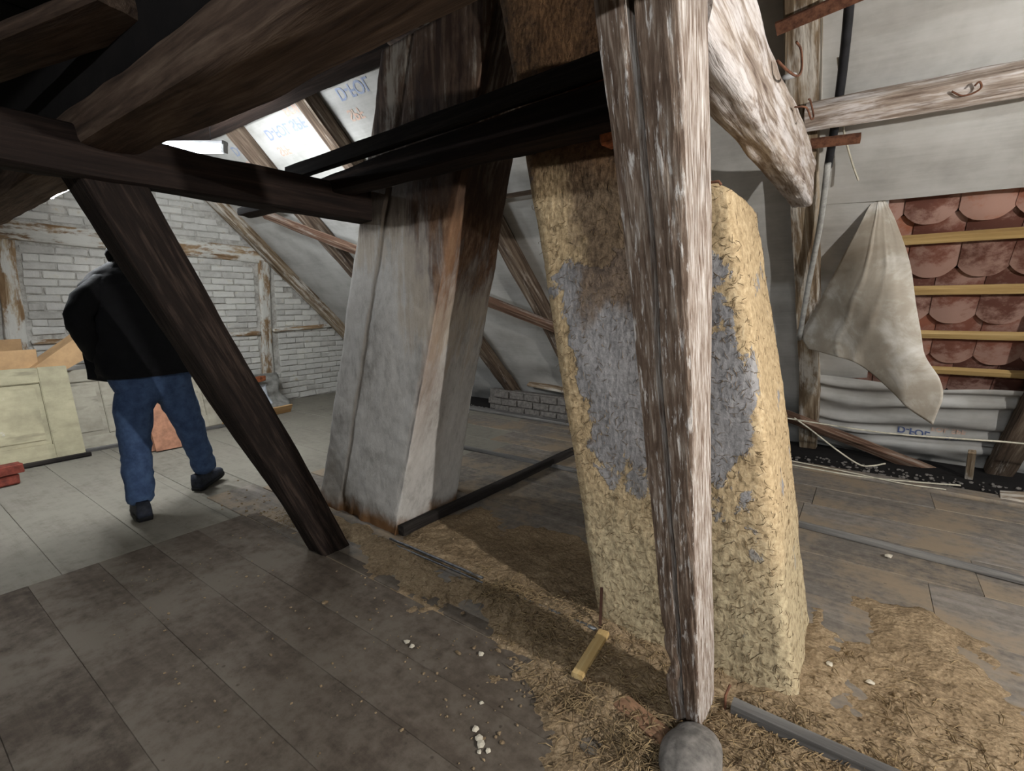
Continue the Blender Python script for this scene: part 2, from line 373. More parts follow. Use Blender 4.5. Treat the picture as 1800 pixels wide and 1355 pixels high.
def tube(name, pts, r, mat, parent=None, seg=8, r1=None):
    pts = [Vector(p) for p in pts]; V, F = [], []; n = len(pts)
    prev = None
    for i, p in enumerate(pts):
        d = (pts[min(i + 1, n - 1)] - pts[max(i - 1, 0)]).normalized()
        a = prev if prev else (Vector((0, 0, 1)) if abs(d.z) < 0.9 else Vector((1, 0, 0)))
        a = (a - d * a.dot(d)).normalized(); b = d.cross(a); prev = a
        rr = r if r1 is None else r + (r1 - r) * i / (n - 1)
        for k in range(seg):
            t = 2 * PI * k / seg; V.append(p + a * rr * math.cos(t) + b * rr * math.sin(t))
    for i in range(n - 1):
        for k in range(seg):
            F.append((i * seg + k, i * seg + (k + 1) % seg, (i + 1) * seg + (k + 1) % seg, (i + 1) * seg + k))
    F.append(tuple(range(seg - 1, -1, -1))); F.append(tuple(range((n - 1) * seg, n * seg)))
    return mesh_obj(name, V, F, mat, parent, True)
def spline(ctrl, n=24):
    c = [Vector(p) for p in ctrl]; out = []
    c = [2 * c[0] - c[1]] + c + [2 * c[-1] - c[-2]]
    segs = len(c) - 3
    for i in range(segs):
        for k in range(n // segs + 1):
            t = k / (n // segs + 1); p0, p1, p2, p3 = c[i:i + 4]
            out.append(0.5 * ((2 * p1) + (p2 - p0) * t + (2 * p0 - 5 * p1 + 4 * p2 - p3) * t * t + (3 * p1 - p0 - 3 * p2 + p3) * t ** 3))
    out.append(c[-2]); return out
def grid(name, nu, nv, fn, mat, parent=None, thick=0.0, smooth=True):
    V = [fn(i / nu, j / nv) for j in range(nv + 1) for i in range(nu + 1)]
    F = [(j * (nu + 1) + i, j * (nu + 1) + i + 1, (j + 1) * (nu + 1) + i + 1, (j + 1) * (nu + 1) + i) for j in range(nv) for i in range(nu)]
    o = mesh_obj(name, V, F, mat, parent, smooth)
    if thick:
        md = o.modifiers.new('thickness', 'SOLIDIFY'); md.thickness = thick; md.offset = 0
    return o
def fill(name, pts, h, mat, parent=None):
    """extruded outline: pts = list of 3-D points of a planar polygon, h = extrusion vector"""
    h = Vector(h); n = len(pts); V = [Vector(p) for p in pts] + [Vector(p) + h for p in pts]
    F = [tuple(range(n - 1, -1, -1)), tuple(range(n, 2 * n))] + [(i, (i + 1) % n, n + (i + 1) % n, n + i) for i in range(n)]
    return mesh_obj(name, V, F, mat, parent)

# roof plane: membrane lies at z = K*(C0 - y); n is the distance into the room
K, C0 = 0.97, 5.72
RN = Vector((0, -K, -1)).normalized()
RD = Vector((0, 1, -K)).normalized()
def roofp(x, y, n=0.0): return Vector((x, y, K * (C0 - y))) + RN * n

# ================================================================== STRUCTURE
# ---- floor: base slab and boards
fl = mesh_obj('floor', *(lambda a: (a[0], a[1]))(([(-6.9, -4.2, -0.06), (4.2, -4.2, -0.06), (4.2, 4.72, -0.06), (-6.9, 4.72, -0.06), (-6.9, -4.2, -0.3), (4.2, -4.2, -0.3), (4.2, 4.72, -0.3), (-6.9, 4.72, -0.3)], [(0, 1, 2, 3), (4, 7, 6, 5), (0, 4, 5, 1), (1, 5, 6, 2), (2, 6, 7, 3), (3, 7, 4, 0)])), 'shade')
tag(fl, 'dusty wooden attic floor of old boards', None, None, 'structure')
def board(x0, x1, y0, y1, mat, z=0.0, wob=0.003, be=0.003):
    _seed[0] += 1; sd = _seed[0] * 3.3; L = x1 - x0; W = y1 - y0; n = max(4, int(L / 0.25)); V, F = [], []
    prof = ((-W / 2, -0.035), (-W / 2, -be), (-W / 2 + be, 0), (W / 2 - be, 0), (W / 2, -be), (W / 2, -0.035))
    for i in range(n + 1):
        x = i / n * L
        for k, (py, pz) in enumerate(prof):
            V.append((x, py + wob * nz(x * 2, sd, k // 3), pz + wob * 0.7 * nz(x * 1.5, sd + 5, py * 4)))
    for i in range(n):
        for k in range(5): F.append((i * 6 + k, i * 6 + k + 1, i * 6 + k + 7, i * 6 + k + 6))
    F.append(tuple(range(6))); F.append(tuple(n * 6 + k for k in range(5, -1, -1)))
    o = mesh_obj('floor_board', V, F, mat, fl); o.location = (x0, (y0 + y1) / 2, z); return o
# near sheet of boards in front of the sill (lies a little proud of the far floor)
y = -3.4
while y < 1.36:
    wd = random.uniform(0.2, 0.27); y1 = min(y + wd, 1.385)
    if 1.385 - y1 < 0.07: y1 = 1.385
    board(-3.12, 4.0, y, y1 - 0.001, 'floor_near', 0.012, 0.0012, 0.0014); y = y1
# pale boards of the far bay, and the side aisle behind the sill
y = -3.4
while y < 4.68:
    wd = random.uniform(0.32, 0.5); y1 = min(y + wd, 4.72)
    if 4.72 - y1 < 0.1: y1 = 4.72
    if y < 1.385 < y1: y1 = 1.39
    if y < 1.385:
        board(-6.72, -3.125, y, y1 - 0.0015, 'floor_far', 0.0, 0.0015, 0.0018)
    else:
        xa = -3.3 + random.uniform(-0.6, 0.6)
        board(-6.72, xa, y, y1 - 0.004, 'floor_far', 0.0, 0.004)
        xb = random.uniform(-0.4, 0.9)
        board(xa + 0.004, xb, y, y1 - 0.006, 'floor_side', 0.004, 0.005)
        board(xb + 0.004, 4.0, y, y1 - 0.006, 'floor_side', 0.0, 0.005)
    y = y1

# ---- gable wall with limewashed bricks in a timber frame
XG = -6.70
wg = mesh_obj('wall_gable', [(XG, -4.2, -0.3), (XG, 6.0, -0.3), (XG, 6.0, -0.1), (XG, 0.3, 5.3), (XG, -4.2, 5.3), (XG - 0.2, -4.2, -0.3), (XG - 0.2, 6.0, -0.3), (XG - 0.2, 6.0, -0.1), (XG - 0.2, 0.3, 5.3), (XG - 0.2, -4.2, 5.3)],
              [(0, 1, 2, 3, 4), (9, 8, 7, 6, 5), (0, 5, 6, 1), (1, 6, 7, 2), (2, 7, 8, 3), (3, 8, 9, 4), (4, 9, 5, 0)], 'mortar')
tag(wg, 'limewashed brick gable wall with old timber framing', None, None, 'structure')
def gt(y0, z0, y1, z1, w, d=0.07, mat='wall_timber', **k):
    return timber('frame_timber', (XG + 0.01, y0, z0), (XG + 0.01, y1, z1), d, w, mat, up=(1, 0, 0) if abs(z1 - z0) < abs(y1 - y0) * 5 else (1, 0, 0), parent=wg, nl=36, nc=4, amp=0.012, **k)
def gframe(y0, z0, y1, z1, w):
    # width measured in the wall plane, 6 cm proud of the bricks
    m, L = frame((XG + 0.012, y0, z0), (XG + 0.012, y1, z1), (1, 0, 0)); V, F = timber_data(L, w, 0.06, nl=36, nc=4, amp=0.012)
    o = mesh_obj('frame_timber', V, F, 'wall_timber', wg, True); o.matrix_world = m; return o
gframe(1.0, -0.05, 1.06, 1.95, 0.15)       # post on the left
gframe(3.46, 0.0, 3.52, 1.93, 0.15)        # post on the right
gframe(-0.5, 2.08, 3.62, 2.0, 0.19)        # long rail
gframe(2.2, 2.1, 2.22, 3.4, 0.11)          # short upper post
gframe(1.14, 0.985, 3.4, 0.975, 0.05)      # thin middle rail
gframe(3.58, 1.0, 4.55, 1.05, 0.05)
gframe(-0.5, 3.35, 2.3, 3.35, 0.18)
vari = []
for k in range(5):
    bm = bmesh.new(); box_bm(bm, -0.02, 0.014, -0.125, 0.125, -0.034, 0.034)
    bmesh.ops.bevel(bm, geom=bm.edges[:], offset=0.007, segments=1, affect='EDGES')
    for v in bm.verts: v.co += Vector((random.uniform(-.004, .004), random.uniform(-.006, .006), random.uniform(-.004, .004)))
    me = bpy.data.meshes.new('brick'); bm.to_mesh(me); bm.free(); me.materials.append(MAT['limewash']); vari.append(me)
def in_timber(y, z, hy=0.125):
    if abs(z - (2.08 - (y + 0.5) / 4.12 * 0.08)) < 0.13 and y < 3.65: return True
    if z < 1.98 and abs(y - (1.0 + z * 0.03)) < 0.08 + hy - 0.03: return True
    if z < 1.98 and abs(y - (3.46 + z * 0.03)) < 0.08 + hy - 0.03: return True
    if z > 2.1 and abs(y - 2.21) < 0.055 + hy - 0.03: return True
    if abs(z - 0.98) < 0.055 and 1.0 < y < 3.5: return True
    return False
spots = []
r = 0; z = 0.05
while z < 3.3:
    y = 0.62 + (0.13 if r % 2 else 0)
    while y < 5.2:
        yy = y + random.uniform(-.006, .006)
        if yy + 0.125 < C0 - z / K - 0.10:
            if not in_timber(yy, z): spots.append((yy, z + random.uniform(-.003, .003), 1.0))
            else:
                for dy in (-0.07, 0.07):
                    if not in_timber(yy + dy, z, 0.06) : spots.append((yy + dy, z, 0.46)); break
        y += 0.263
    z += 0.0795; r += 1
def shown(s):   # bricks the photo can see: not behind the leaning doors, not above the tie, not far behind the flue
    y, z, _ = s; return not (z < 0.62 and y < 2.3) and y > 0.85 and y < 4.55 and z < 2.75 and not (z > 2.45 and y < 1.6)
vis = [s for s in spots if shown(s)]; rest = [s for s in spots if not shown(s)]
vis.sort(key=lambda s: (s[0] + 6.69 * 0.0) + abs(s[1] - 1.3) * 0.4)
rest += vis[298:]; vis = vis[:298]
for yy, z, sc in vis:
    b = mesh_obj('brick', None, None, None, wg, me=random.choice(vari)); b.location = (XG + 0.004 + random.uniform(-.004, .004), yy, z)
    b.rotation_euler = (random.uniform(-.015, .015), 0, random.uniform(-.02, .02)); b.scale = (1, sc, 1)
bm = bmesh.new()
for yy, z, sc in rest:
    m = Matrix.Translation((XG + 0.004, yy, z)) @ Matrix.Diagonal((1, sc, 1, 1)); t = bmesh.new(); t.from_mesh(random.choice(vari)); t.transform(m)
    me = bpy.data.meshes.new('t'); t.to_mesh(me); t.free(); bm.from_mesh(me); bpy.data.meshes.remove(me)
me = bpy.data.meshes.new('bricks_beyond'); bm.to_mesh(me); bm.free(); me.materials.append(MAT['limewash'])
tag(mesh_obj('brick_rows', None, None, None, wg, me=me), None, None, None, 'stuff')

# ---- roof shell, loft ceiling, far walls (they close the attic)
def slab(name, pts, h, mat, label):
    o = fill(name, pts, h, mat); tag(o, label, None, None, 'structure'); return o
slab('roof_slope', [roofp(-6.9, 0.2, -0.16), roofp(4.2, 0.2, -0.16), roofp(4.2, 6.3, -0.16), roofp(-6.9, 6.3, -0.16)], -RN * 0.03, 'shade', 'dark outer layer of the sloping tiled roof')
slab('roof_slope_rear', [(-6.9, 0.4, 5.25), (4.2, 0.4, 5.25), (4.2, -4.6, 0.4), (-6.9, -4.6, 0.4)], (0, -0.03, 0.03), 'shade', 'dark roof slope behind the viewer')
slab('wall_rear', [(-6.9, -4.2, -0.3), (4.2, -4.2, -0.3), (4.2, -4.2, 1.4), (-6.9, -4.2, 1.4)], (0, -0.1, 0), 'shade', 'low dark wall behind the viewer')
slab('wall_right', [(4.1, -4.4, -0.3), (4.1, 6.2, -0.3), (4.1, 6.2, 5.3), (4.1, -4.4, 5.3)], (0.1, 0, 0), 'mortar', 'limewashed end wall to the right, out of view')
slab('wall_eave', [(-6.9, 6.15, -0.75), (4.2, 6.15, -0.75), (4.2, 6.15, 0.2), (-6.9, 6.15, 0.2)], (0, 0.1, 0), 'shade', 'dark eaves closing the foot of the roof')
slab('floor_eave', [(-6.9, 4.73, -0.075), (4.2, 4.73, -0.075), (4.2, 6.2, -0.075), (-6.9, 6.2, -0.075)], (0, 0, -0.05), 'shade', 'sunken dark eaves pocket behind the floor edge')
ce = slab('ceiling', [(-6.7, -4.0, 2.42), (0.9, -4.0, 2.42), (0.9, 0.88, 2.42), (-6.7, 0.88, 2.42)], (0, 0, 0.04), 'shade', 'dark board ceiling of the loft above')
x = -6.6; i = 0
while x < 0.85:
    wd = random.uniform(0.19, 0.26)
    b = bevel_box('ceiling_board', (wd - 0.012, 4.3, 0.024), 'shade', 0.004, ce, (x + wd / 2, -1.3, 2.405), (0, 0, 0)); x += wd
    # grain runs along the board
# ---- low brick course at the eaves (seen under the loose board)
we = slab('wall_low', [(-4.2, 5.28, -0.3), (-1.4, 5.28, -0.3), (-1.4, 5.28, 0.2), (-4.2, 5.28, 0.2)], (0, 0.1, 0), 'stone', 'low dusty brick course between two rafters at the eaves')
for rr in range(4):
    for k in range(11):
        bx = -4.1 + k * 0.25 + (0.12 if rr % 2 else 0)
        if bx > -1.5: continue
        bevel_box('brick', (0.235, 0.06, 0.085), 'stone', 0.008, we, (bx, 5.275 + random.uniform(-.01, .01), -0.16 + rr * 0.1), jit=0.004)

# ---- rafters
raf = [(-6.58, 0.13, 'rafter_white', 'limewashed rafter running up along the brick gable wall'),
       (-5.12, 0.13, 'rafter', 'brown rafter nearest the gable, free of the wall, above the tube lamps'),
       (-3.9, 0.15, 'rafter', 'brown rafter just left of the stained grey flue'),
       (-2.72, 0.14, 'rafter', 'grey rafter seen in the gap between the two flues'),
       (-1.52, 0.14, 'rafter', 'rafter hidden behind the clay-rendered flue'),
       (-0.38, 0.15, 'rafter_white', 'pale limewashed rafter behind the hanging membrane flap'),
       (1.02, 0.17, 'rafter', 'thick grey rafter foot at the right edge of the photo')]
for x, wd, m, lb in raf:
    o = timber('rafter', roofp(x, 2.75 if x == -1.52 else 0.9, 0.07), roofp(x, 6.02, 0.07), wd, 0.15, m, up=-RN, nl=60, nc=5, amp=0.012)
    tag(o, lb, 'rafter', 'rafters of the sloping roof')
o = timber('middle_purlin', (-6.6, 2.30, 3.0), (-2.3, 2.30, 3.0), 0.16, 0.2, 'dark', nl=50, amp=0.01)
tag(o, 'dark horizontal purlin high under the rafters above the tube lamps', 'beam')

# ---- membrane sheets between the rafters
SHEETS = {}
def sheet(name, x0, x1, y0, y1, fn, label, nu=24, nv=48):
    o = grid(name, nu, nv, lambda u, v: roofp(x0 + (x1 - x0) * u, y0 + (y1 - y0) * v, fn(u, v)), 'membrane')
    SHEETS[o.name] = (x0, x1, y0, y1, fn, nu, nv)
    return tag(o, label, 'membrane', 'roofing membrane sheets')
def sag(a, s): return lambda u, v: a * math.sin(PI * u) * (0.6 + 0.4 * math.sin(v * 5 + s)) + 0.008 * nz(u * 3 + s, v * 6, s)
def folds(a, s, v0=0.6):   # horizontal folds in the lower part
    def f(u, v):
        k = max(0, (v - v0) / (1 - v0)); return a * math.sin(PI * u) * 0.5 + 0.03 * k * math.sin(v * 70 + 2.5 * nz(u * 2, v * 3, s)) * (0.4 + 0.6 * math.sin(PI * u)) + 0.012 * nz(u * 3 + s, v * 9, s)
    return f
mem = []
mem.append(sheet('roof_membrane', -6.62, -5.12, 0.9, 6.0, folds(0.02, 1, 0.75), 'white membrane strip beside the brick gable'))
mem.append(sheet('roof_membrane', -5.12, -3.9, 0.9, 6.0, folds(0.02, 2, 0.75), 'bright printed membrane strip above the tie beam, left of the stained flue'))
mem.append(sheet('roof_membrane', -3.9, -2.72, 0.9, 6.0, folds(0.03, 3, 0.6), 'membrane strip passing behind the stained grey flue'))
mem.append(sheet('roof_membrane', -2.72, -1.52, 0.9, 6.0, folds(0.05, 4, 0.62), 'crumpled membrane strip between the two flues', 24, 120))
mem.append(sheet('roof_membrane', -1.52, -0.38, 0.9, 6.0, folds(0.03, 5, 0.6), 'membrane strip behind the clay-rendered flue'))
def upper(u, v):
    belly = 0.12 * max(0, (v - 0.5) / 0.5) ** 1.5 * (1 - max(0, (v - 0.9) / 0.1) * 0.8)
    return 0.03 * math.sin(PI * u) + belly * (0.55 + 0.45 * math.sin(PI * min(1, u * 0.9 + 0.1))) + 0.012 * nz(u * 4, v * 7, 2)
mem.append(sheet('roof_membrane', -0.38, 1.9, 0.9, 3.70, upper, 'large grey bulging membrane above the exposed roof tiles', 40, 70))
mem.append(sheet('roof_membrane', -0.38, 0.03, 3.7, 4.95, lambda u, v: 0.02 * math.sin(PI * u), 'narrow membrane remnant behind the hanging flap', 12, 30))
def lower(u, v):
    top = max(0, 1 - v / 0.25)
    return 0.05 * math.sin(PI * u) + 0.025 * math.sin(v * 38 + 3 * nz(u * 2, v * 4, 7) + 1.5 * u) * (1 - 0.5 * v) + 0.03 * nz(u * 3, v * 8, 5) + 0.02 * top
ml = sheet('roof_membrane', -0.38, 1.02, 4.93, 6.0, lower, 'sagging wrinkled membrane below the exposed roof tiles', 40, 90); mem.append(ml)
mem.append(sheet('roof_membrane', 1.02, 2.6, 3.6, 6.0, sag(0.02, 2), 'membrane strip at the right edge behind the thick rafter'))

# ---- print on the membrane (seen from the back: upside-down mirrored lettering)
def text(body, size, mat, parent, x, y, n, sx=1.0, flip=-1):
    cu = bpy.data.curves.new('lettering', 'FONT'); cu.body = body; cu.size = size; cu.align_x = 'CENTER'; cu.align_y = 'CENTER'; cu.offset = 0.002
    t = bpy.data.objects.new('lettering', cu); col.objects.link(t)
    dg = bpy.context.evaluated_depsgraph_get(); me = bpy.data.meshes.new_from_object(t.evaluated_get(dg))
    bpy.data.objects.remove(t)
    m, _ = frame(roofp(0, y), roofp(1, y), -RN)       # local x = world x, local z = out of the roof
    x0, x1, y0, y1, fn, nu, nv = SHEETS[parent.name]
    def depth(px, py):                                # bilinear height of the sheet mesh under this point
        fu = max(0, min(nu - 1e-6, (px - x0) / (x1 - x0) * nu)); fv = max(0, min(nv - 1e-6, (py - y0) / (y1 - y0) * nv))
        i, j = int(fu), int(fv); du, dv = fu - i, fv - j; h = lambda a, b: fn(a / nu, b / nv)
        return (h(i, j) * (1 - du) + h(i + 1, j) * du) * (1 - dv) + (h(i, j + 1) * (1 - du) + h(i + 1, j + 1) * du) * dv
    for v in me.vertices:
        px = x + v.co.x * sx; py = y - RD.y * flip * v.co.y
        v.co = roofp(px, py, depth(px, py) + 0.0035)
    me.materials.clear(); me.materials.append(MAT[mat])
    o = mesh_obj('printed_lettering', None, None, None, parent, me=me); o['kind'] = 'stuff'; return o
def band(x0, x1, y0, y1, n, mat, parent):
    return mesh_obj('printed_band', [roofp(x0, y0, n), roofp(x1, y0, n), roofp(x1, y1, n), roofp(x0, y1, n)], [(0, 1, 2, 3)], mat, parent)
text('D-FOL SPF', 0.14, 'print_blue', mem[1], -4.52, 2.68, 0.04)
text('FOL', 0.13, 'print_orange', mem[1], -4.25, 2.59, 0.04)
text('SPF', 0.13, 'print_orange', mem[1], -4.75, 2.80, 0.04)
text('D-FOL', 0.14, 'print_blue', mem[2], -3.42, 2.62, 0.045)
text('SPF', 0.13, 'print_orange', mem[2], -3.55, 2.74, 0.045)
text('D-FOL', 0.14, 'print_blue', mem[0], -5.35, 2.70, 0.04)
text('SPF', 0.13, 'print_orange', mem[0], -5.4, 2.82, 0.04)
text('D-FOL', 0.085, 'print_blue_dark', ml, 0.40, 5.43, 0.10, 0.9)
text('SPF', 0.08, 'print_blue_dark', ml, 0.66, 5.44, 0.10, 0.9)
text('FOL SPF', 0.07, 'print_orange', ml, 0.62, 5.38, 0.105, 0.9)
text('D-FOL SPF', 0.09, 'print_blue_dark', mem[3], -2.35, 4.66, 0.075)

# ---- roof tiles and battens in the torn opening
BY = [3.64, 3.95, 4.26, 4.57, 4.86]
def tile_mesh():
    nu, nv = 12, 8; V, F = [], []; L, Wd, th = 0.475, 0.262, 0.012
    for s in (0, 1):
        for j in range(nv + 1):
            for i in range(nu + 1):
                u, v = i / nu, j / nv; q = abs(2 * u - 1.0)
                Lu = L - 0.075 * q ** 2.8 - (0.03 * max(0, u - 0.7) / 0.3)                  # rounded lower end
                h = 0.015 * math.sin(PI * min(1.0, u / 0.82)) - 0.012 * max(0, (u - 0.82) / 0.18)
                V.append(((u - 0.5) * Wd, v * Lu, h + s * th))
    m = (nu + 1) * (nv + 1)
    for j in range(nv):
        for i in range(nu):
            a = j * (nu + 1) + i; q = (a, a + 1, a + nu + 2, a + nu + 1); F.append(q[::-1]); F.append(tuple(k + m for k in q))
    rim = [i for i in range(nu + 1)] + [j * (nu + 1) + nu for j in range(1, nv + 1)] + [nv * (nu + 1) + i for i in range(nu - 1, -1, -1)] + [j * (nu + 1) for j in range(nv - 1, 0, -1)]
    for a, b in zip(rim, rim[1:] + rim[:1]): F.append((a, b, b + m, a + m))
    o = mesh_obj('t', V, F, 'rooftile', None, True); me = o.data; me.set_sharp_from_angle(angle=math.radians(30)); bpy.data.objects.remove(o); return me
tm = tile_mesh()
row_words = ['top', 'second', 'third', 'fourth', 'lowest']
for r in range(5):
    ys = BY[r] - 0.085
    for c in range(5):
        x = 0.02 + c * 0.243 + (0.05 if r % 2 else -0.02) - r * 0.012
        o = mesh_obj('roof_tile', None, None, None, me=tm)
        # local x = world x, local y = down the slope, local z = into the room
        m = Matrix((Vector((1, 0, 0)), RD, RN)).transposed().to_4x4(); m.translation = roofp(x, ys, -0.115)
        rot = Matrix.Rotation(random.uniform(-.02, .02), 4, 'Z') @ Matrix.Rotation(0.075, 4, 'X')
        o.matrix_world = m @ rot
        tag(o, 'red clay roof tile in the %s row of the torn opening' % row_words[r], 'roof tile', 'red clay roof tiles in the %s row' % row_words[r])
bl = ['pale timber batten, highest of the four across the roof tiles', 'pale timber batten, second from the top across the roof tiles', 'pale timber batten, third from the top across the roof tiles', 'pale timber batten, lowest of the four across the roof tiles']
for k in range(4):
    y = BY[k + 1]
    o = timber('roof_batten', roofp(-0.3, y + 0.005, -0.02), roofp(1.4, y - 0.005, -0.02), 0.052, 0.034, 'lath', up=-RN, nl=12, nc=3, amp=0.002, rnd=0.04)
    tag(o, bl[k], 'batten', 'battens under the roof tiles')

# ================================================================== MAIN TIMBERS
# leaning post in the foreground: foot on a stone, head leaning towards the viewer
def wob(t): return 0.54 + 0.07 * nz(t * 5, 1.3, 0) + 0.03 * nz(t * 16, 4.3, 0)
m, L = frame((-0.345, 1.49, 0.03), (-0.385, 0.855, 2.25), (0, 1, 0))
V, F = timber_data(L, 0.085, 0.165, 0.172, 0.185, nl=230, nc=34, amp=0.007, fib=0.0018, crack=(3, wob, 0.007, 0.07), rnd=0.05)
# notch and rot on the left edge near the foot
VV = []
for (x, y, z) in V:
    t = x / L
    if y < 0.0: y -= (-0.014 * max(0, 1 - ((x - 0.27) / 0.06) ** 2) + 0.008 * max(0, 1 - ((x - 0.16) / 0.08) ** 2) - 0.006 * max(0, 1 - ((x - 0.4) / 0.03) ** 2)) * min(1, -y / 0.03)
    VV.append((x, y, z))
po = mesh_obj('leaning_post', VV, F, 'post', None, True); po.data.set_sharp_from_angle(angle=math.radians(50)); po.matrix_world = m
tag(po, 'split weathered timber post leaning in the foreground before the clay flue', 'post')
nail = tube('nail', [(-0.315, 1.13, 1.58), (-0.285, 1.14, 1.583), (-0.28, 1.14, 1.575)], 0.003, 'rust', None, 6)
nail.parent = po; nail.matrix_parent_inverse = po.matrix_world.inverted()

# leaning brace before the walking person
def wob2(t): return 0.45 + 0.12 * nz(t * 4, 7.3, 0)
br = timber('leaning_brace', (-2.31, 1.475, -0.03), (-2.36, 0.64, 1.86), 0.15, 0.16, 'brace', up=(0, 1, 0), w1=0.2, h1=0.2, nl=120, nc=16, amp=0.009, fib=0.002, crack=(1, wob2, 0.006, 0.03))
tag(br, 'dark leaning timber brace in front of the walking person', 'beam')
# tie beams
t1 = timber('tie_beam', (-2.32, -3.6, 1.86), (-2.32, 1.86, 1.865), 0.17, 0.165, 'dark', nl=110, nc=8, amp=0.012, fib=0.002, bend=0.0)
tag(t1, 'dark horizontal tie beam running into the stained grey flue', 'beam')
t2 = timber('tie_beam', (-0.358, 1.08, 1.985), (-0.36, 3.24, 1.985), 0.11, 0.245, 'tie_white', nl=120, nc=14, amp=0.011, fib=0.0025)
tag(t2, 'limewashed tie beam end beside the foreground post, upper right', 'beam')
# purlin over both
pu = timber('purlin', (-6.65, 0.67, 1.93), (2.9, 0.67, 1.93), 0.19, 0.13, 'purlin', nl=140, nc=6, amp=0.012, fib=0.002)
tag(pu, 'heavy brown purlin crossing the upper left corner overhead', 'beam')
pk = timber('loose_plank', (-3.6, 0.16, 2.13), (-1.70, 0.585, 2.12), 0.16, 0.045, 'purlin', nl=40, nc=5, amp=0.008)
tag(pk, 'short loose plank lying above the purlin, upper left corner', 'plank')
o = timber('light_block_board', (-6.6, 0.62, 2.20), (0.3, 0.62, 2.20), 0.04, 0.39, 'shade', nl=40, nc=3, amp=0.004); tag(o, 'added dark board on top of the purlin, blocking light over it', 'board')  # added board: keeps lamp light off the upper flues
for k, (xx, lb) in enumerate(((-4.9, 'dark loft joist nearest the gable, over the lamps'), (-1.0, 'dark loft joist over the purlin, above the flues'))):
    tag(timber('loft_joist', (xx, -3.6, 2.28), (xx, 0.58, 2.28), 0.15, 0.18, 'dark', nl=40, amp=0.01), lb, 'beam')
# wind brace under the rafters, one long pole from the upper left down to the eaves
wb = timber('wind_brace', roofp(-5.62, 3.15, 0.20), roofp(1.14, 5.93, 0.20), 0.10, 0.07, 'windbrace', up=-RN, nl=110, nc=5, amp=0.008, fib=0.001)
tag(wb, 'long thin diagonal wind brace running under the rafters to the floor', 'beam')
# short bits between rafters on the left
o = timber('strut', roofp(-6.0, 3.1, 0.18), roofp(-5.0, 3.08, 0.18), 0.09, 0.05, 'rafter', up=-RN, nl=16, amp=0.008)
tag(o, 'short strut under the membrane above the tie beam', 'beam')
# pole with hooks at the right
pl = timber('cross_pole', roofp(-0.36, 3.215, 0.22), roofp(1.6, 3.235, 0.2), 0.12, 0.09, 'tie_white', up=-RN, nl=70, nc=8, amp=0.01, fib=0.002)
tag(pl, 'limewashed horizontal pole under the bulging membrane, upper right', 'beam')
def hook(name, pts, r, label):
    return tag(tube(name, spline(pts, 20), r, 'rust', None, 6), label, 'hook', 'rusty wire hooks')
hook('wire_hook', [roofp(0.20, 3.20, 0.262), roofp(0.235, 3.215, 0.275), roofp(0.27, 3.215, 0.275), roofp(0.295, 3.20, 0.28), roofp(0.285, 3.18, 0.28), roofp(0.272, 3.19, 0.28)], 0.004, 'small rusty wire hook on the limewashed pole')
hook('wire_hook', [(-0.295, 1.758, 2.048), (-0.270, 1.809, 2.030), (-0.257, 1.909, 2.048), (-0.257, 1.984, 2.099), (-0.264, 1.984, 2.155), (-0.270, 1.922, 2.155)], 0.004, 'upper rusty wire hook on the tie beam by the post')
hook('wire_hook', [(-0.295, 2.185, 2.048), (-0.264, 2.236, 2.055), (-0.251, 2.298, 2.030), (-0.251, 2.361, 2.061), (-0.264, 2.336, 2.111), (-0.264, 2.286, 2.099)], 0.0035, 'lower rusty wire hook on the tie beam by the post')
# rusty flat bars at the rafter
o = timber('flat_bar', roofp(-0.47, 2.885, 0.235), roofp(-0.115, 2.85, 0.235), 0.055, 0.02, 'rust', up=-RN, nl=12, nc=3, amp=0.002, rnd=0.02); tag(o, 'upper rusty flat bar across the pale rafter', 'bar')
o = timber('flat_bar', roofp(-0.34, 3.32, 0.21), roofp(-0.12, 3.325, 0.22), 0.05, 0.018, 'rust', up=-RN, nl=10, nc=3, amp=0.002, rnd=0.02); tag(o, 'lower rusty flat bar across the pale rafter, below the pole', 'bar')
# wedge of wood standing behind the wind brace
o = timber('short_peg', roofp(0.80, 5.65, 0.33), roofp(0.745, 5.28, 0.30), 0.05, 0.04, 'rafter_white', up=-RN, nl=10, nc=3, amp=0.003); tag(o, 'short pale wooden peg beside the thick rafter foot', 'peg')
# knee piece at the rafter foot on the right
o = timber('wood_wedge', (1.35, 4.55, 0.06), (0.86, 4.62, -0.02), 0.2, 0.12, 'rafter_white', nl=14, nc=4, amp=0.012); tag(o, 'pale wedge of wood at the thick rafter foot', 'beam')
# eave board between the flues
o = timber('eave_board', (-3.6, 5.42, 0.34), (-1.6, 5.33, 0.24), 0.22, 0.035, 'rafter_white', up=(0, -0.5, 1), nl=24, nc=4, amp=0.006); tag(o, 'pale loose board at the eaves between the two flues', 'board')

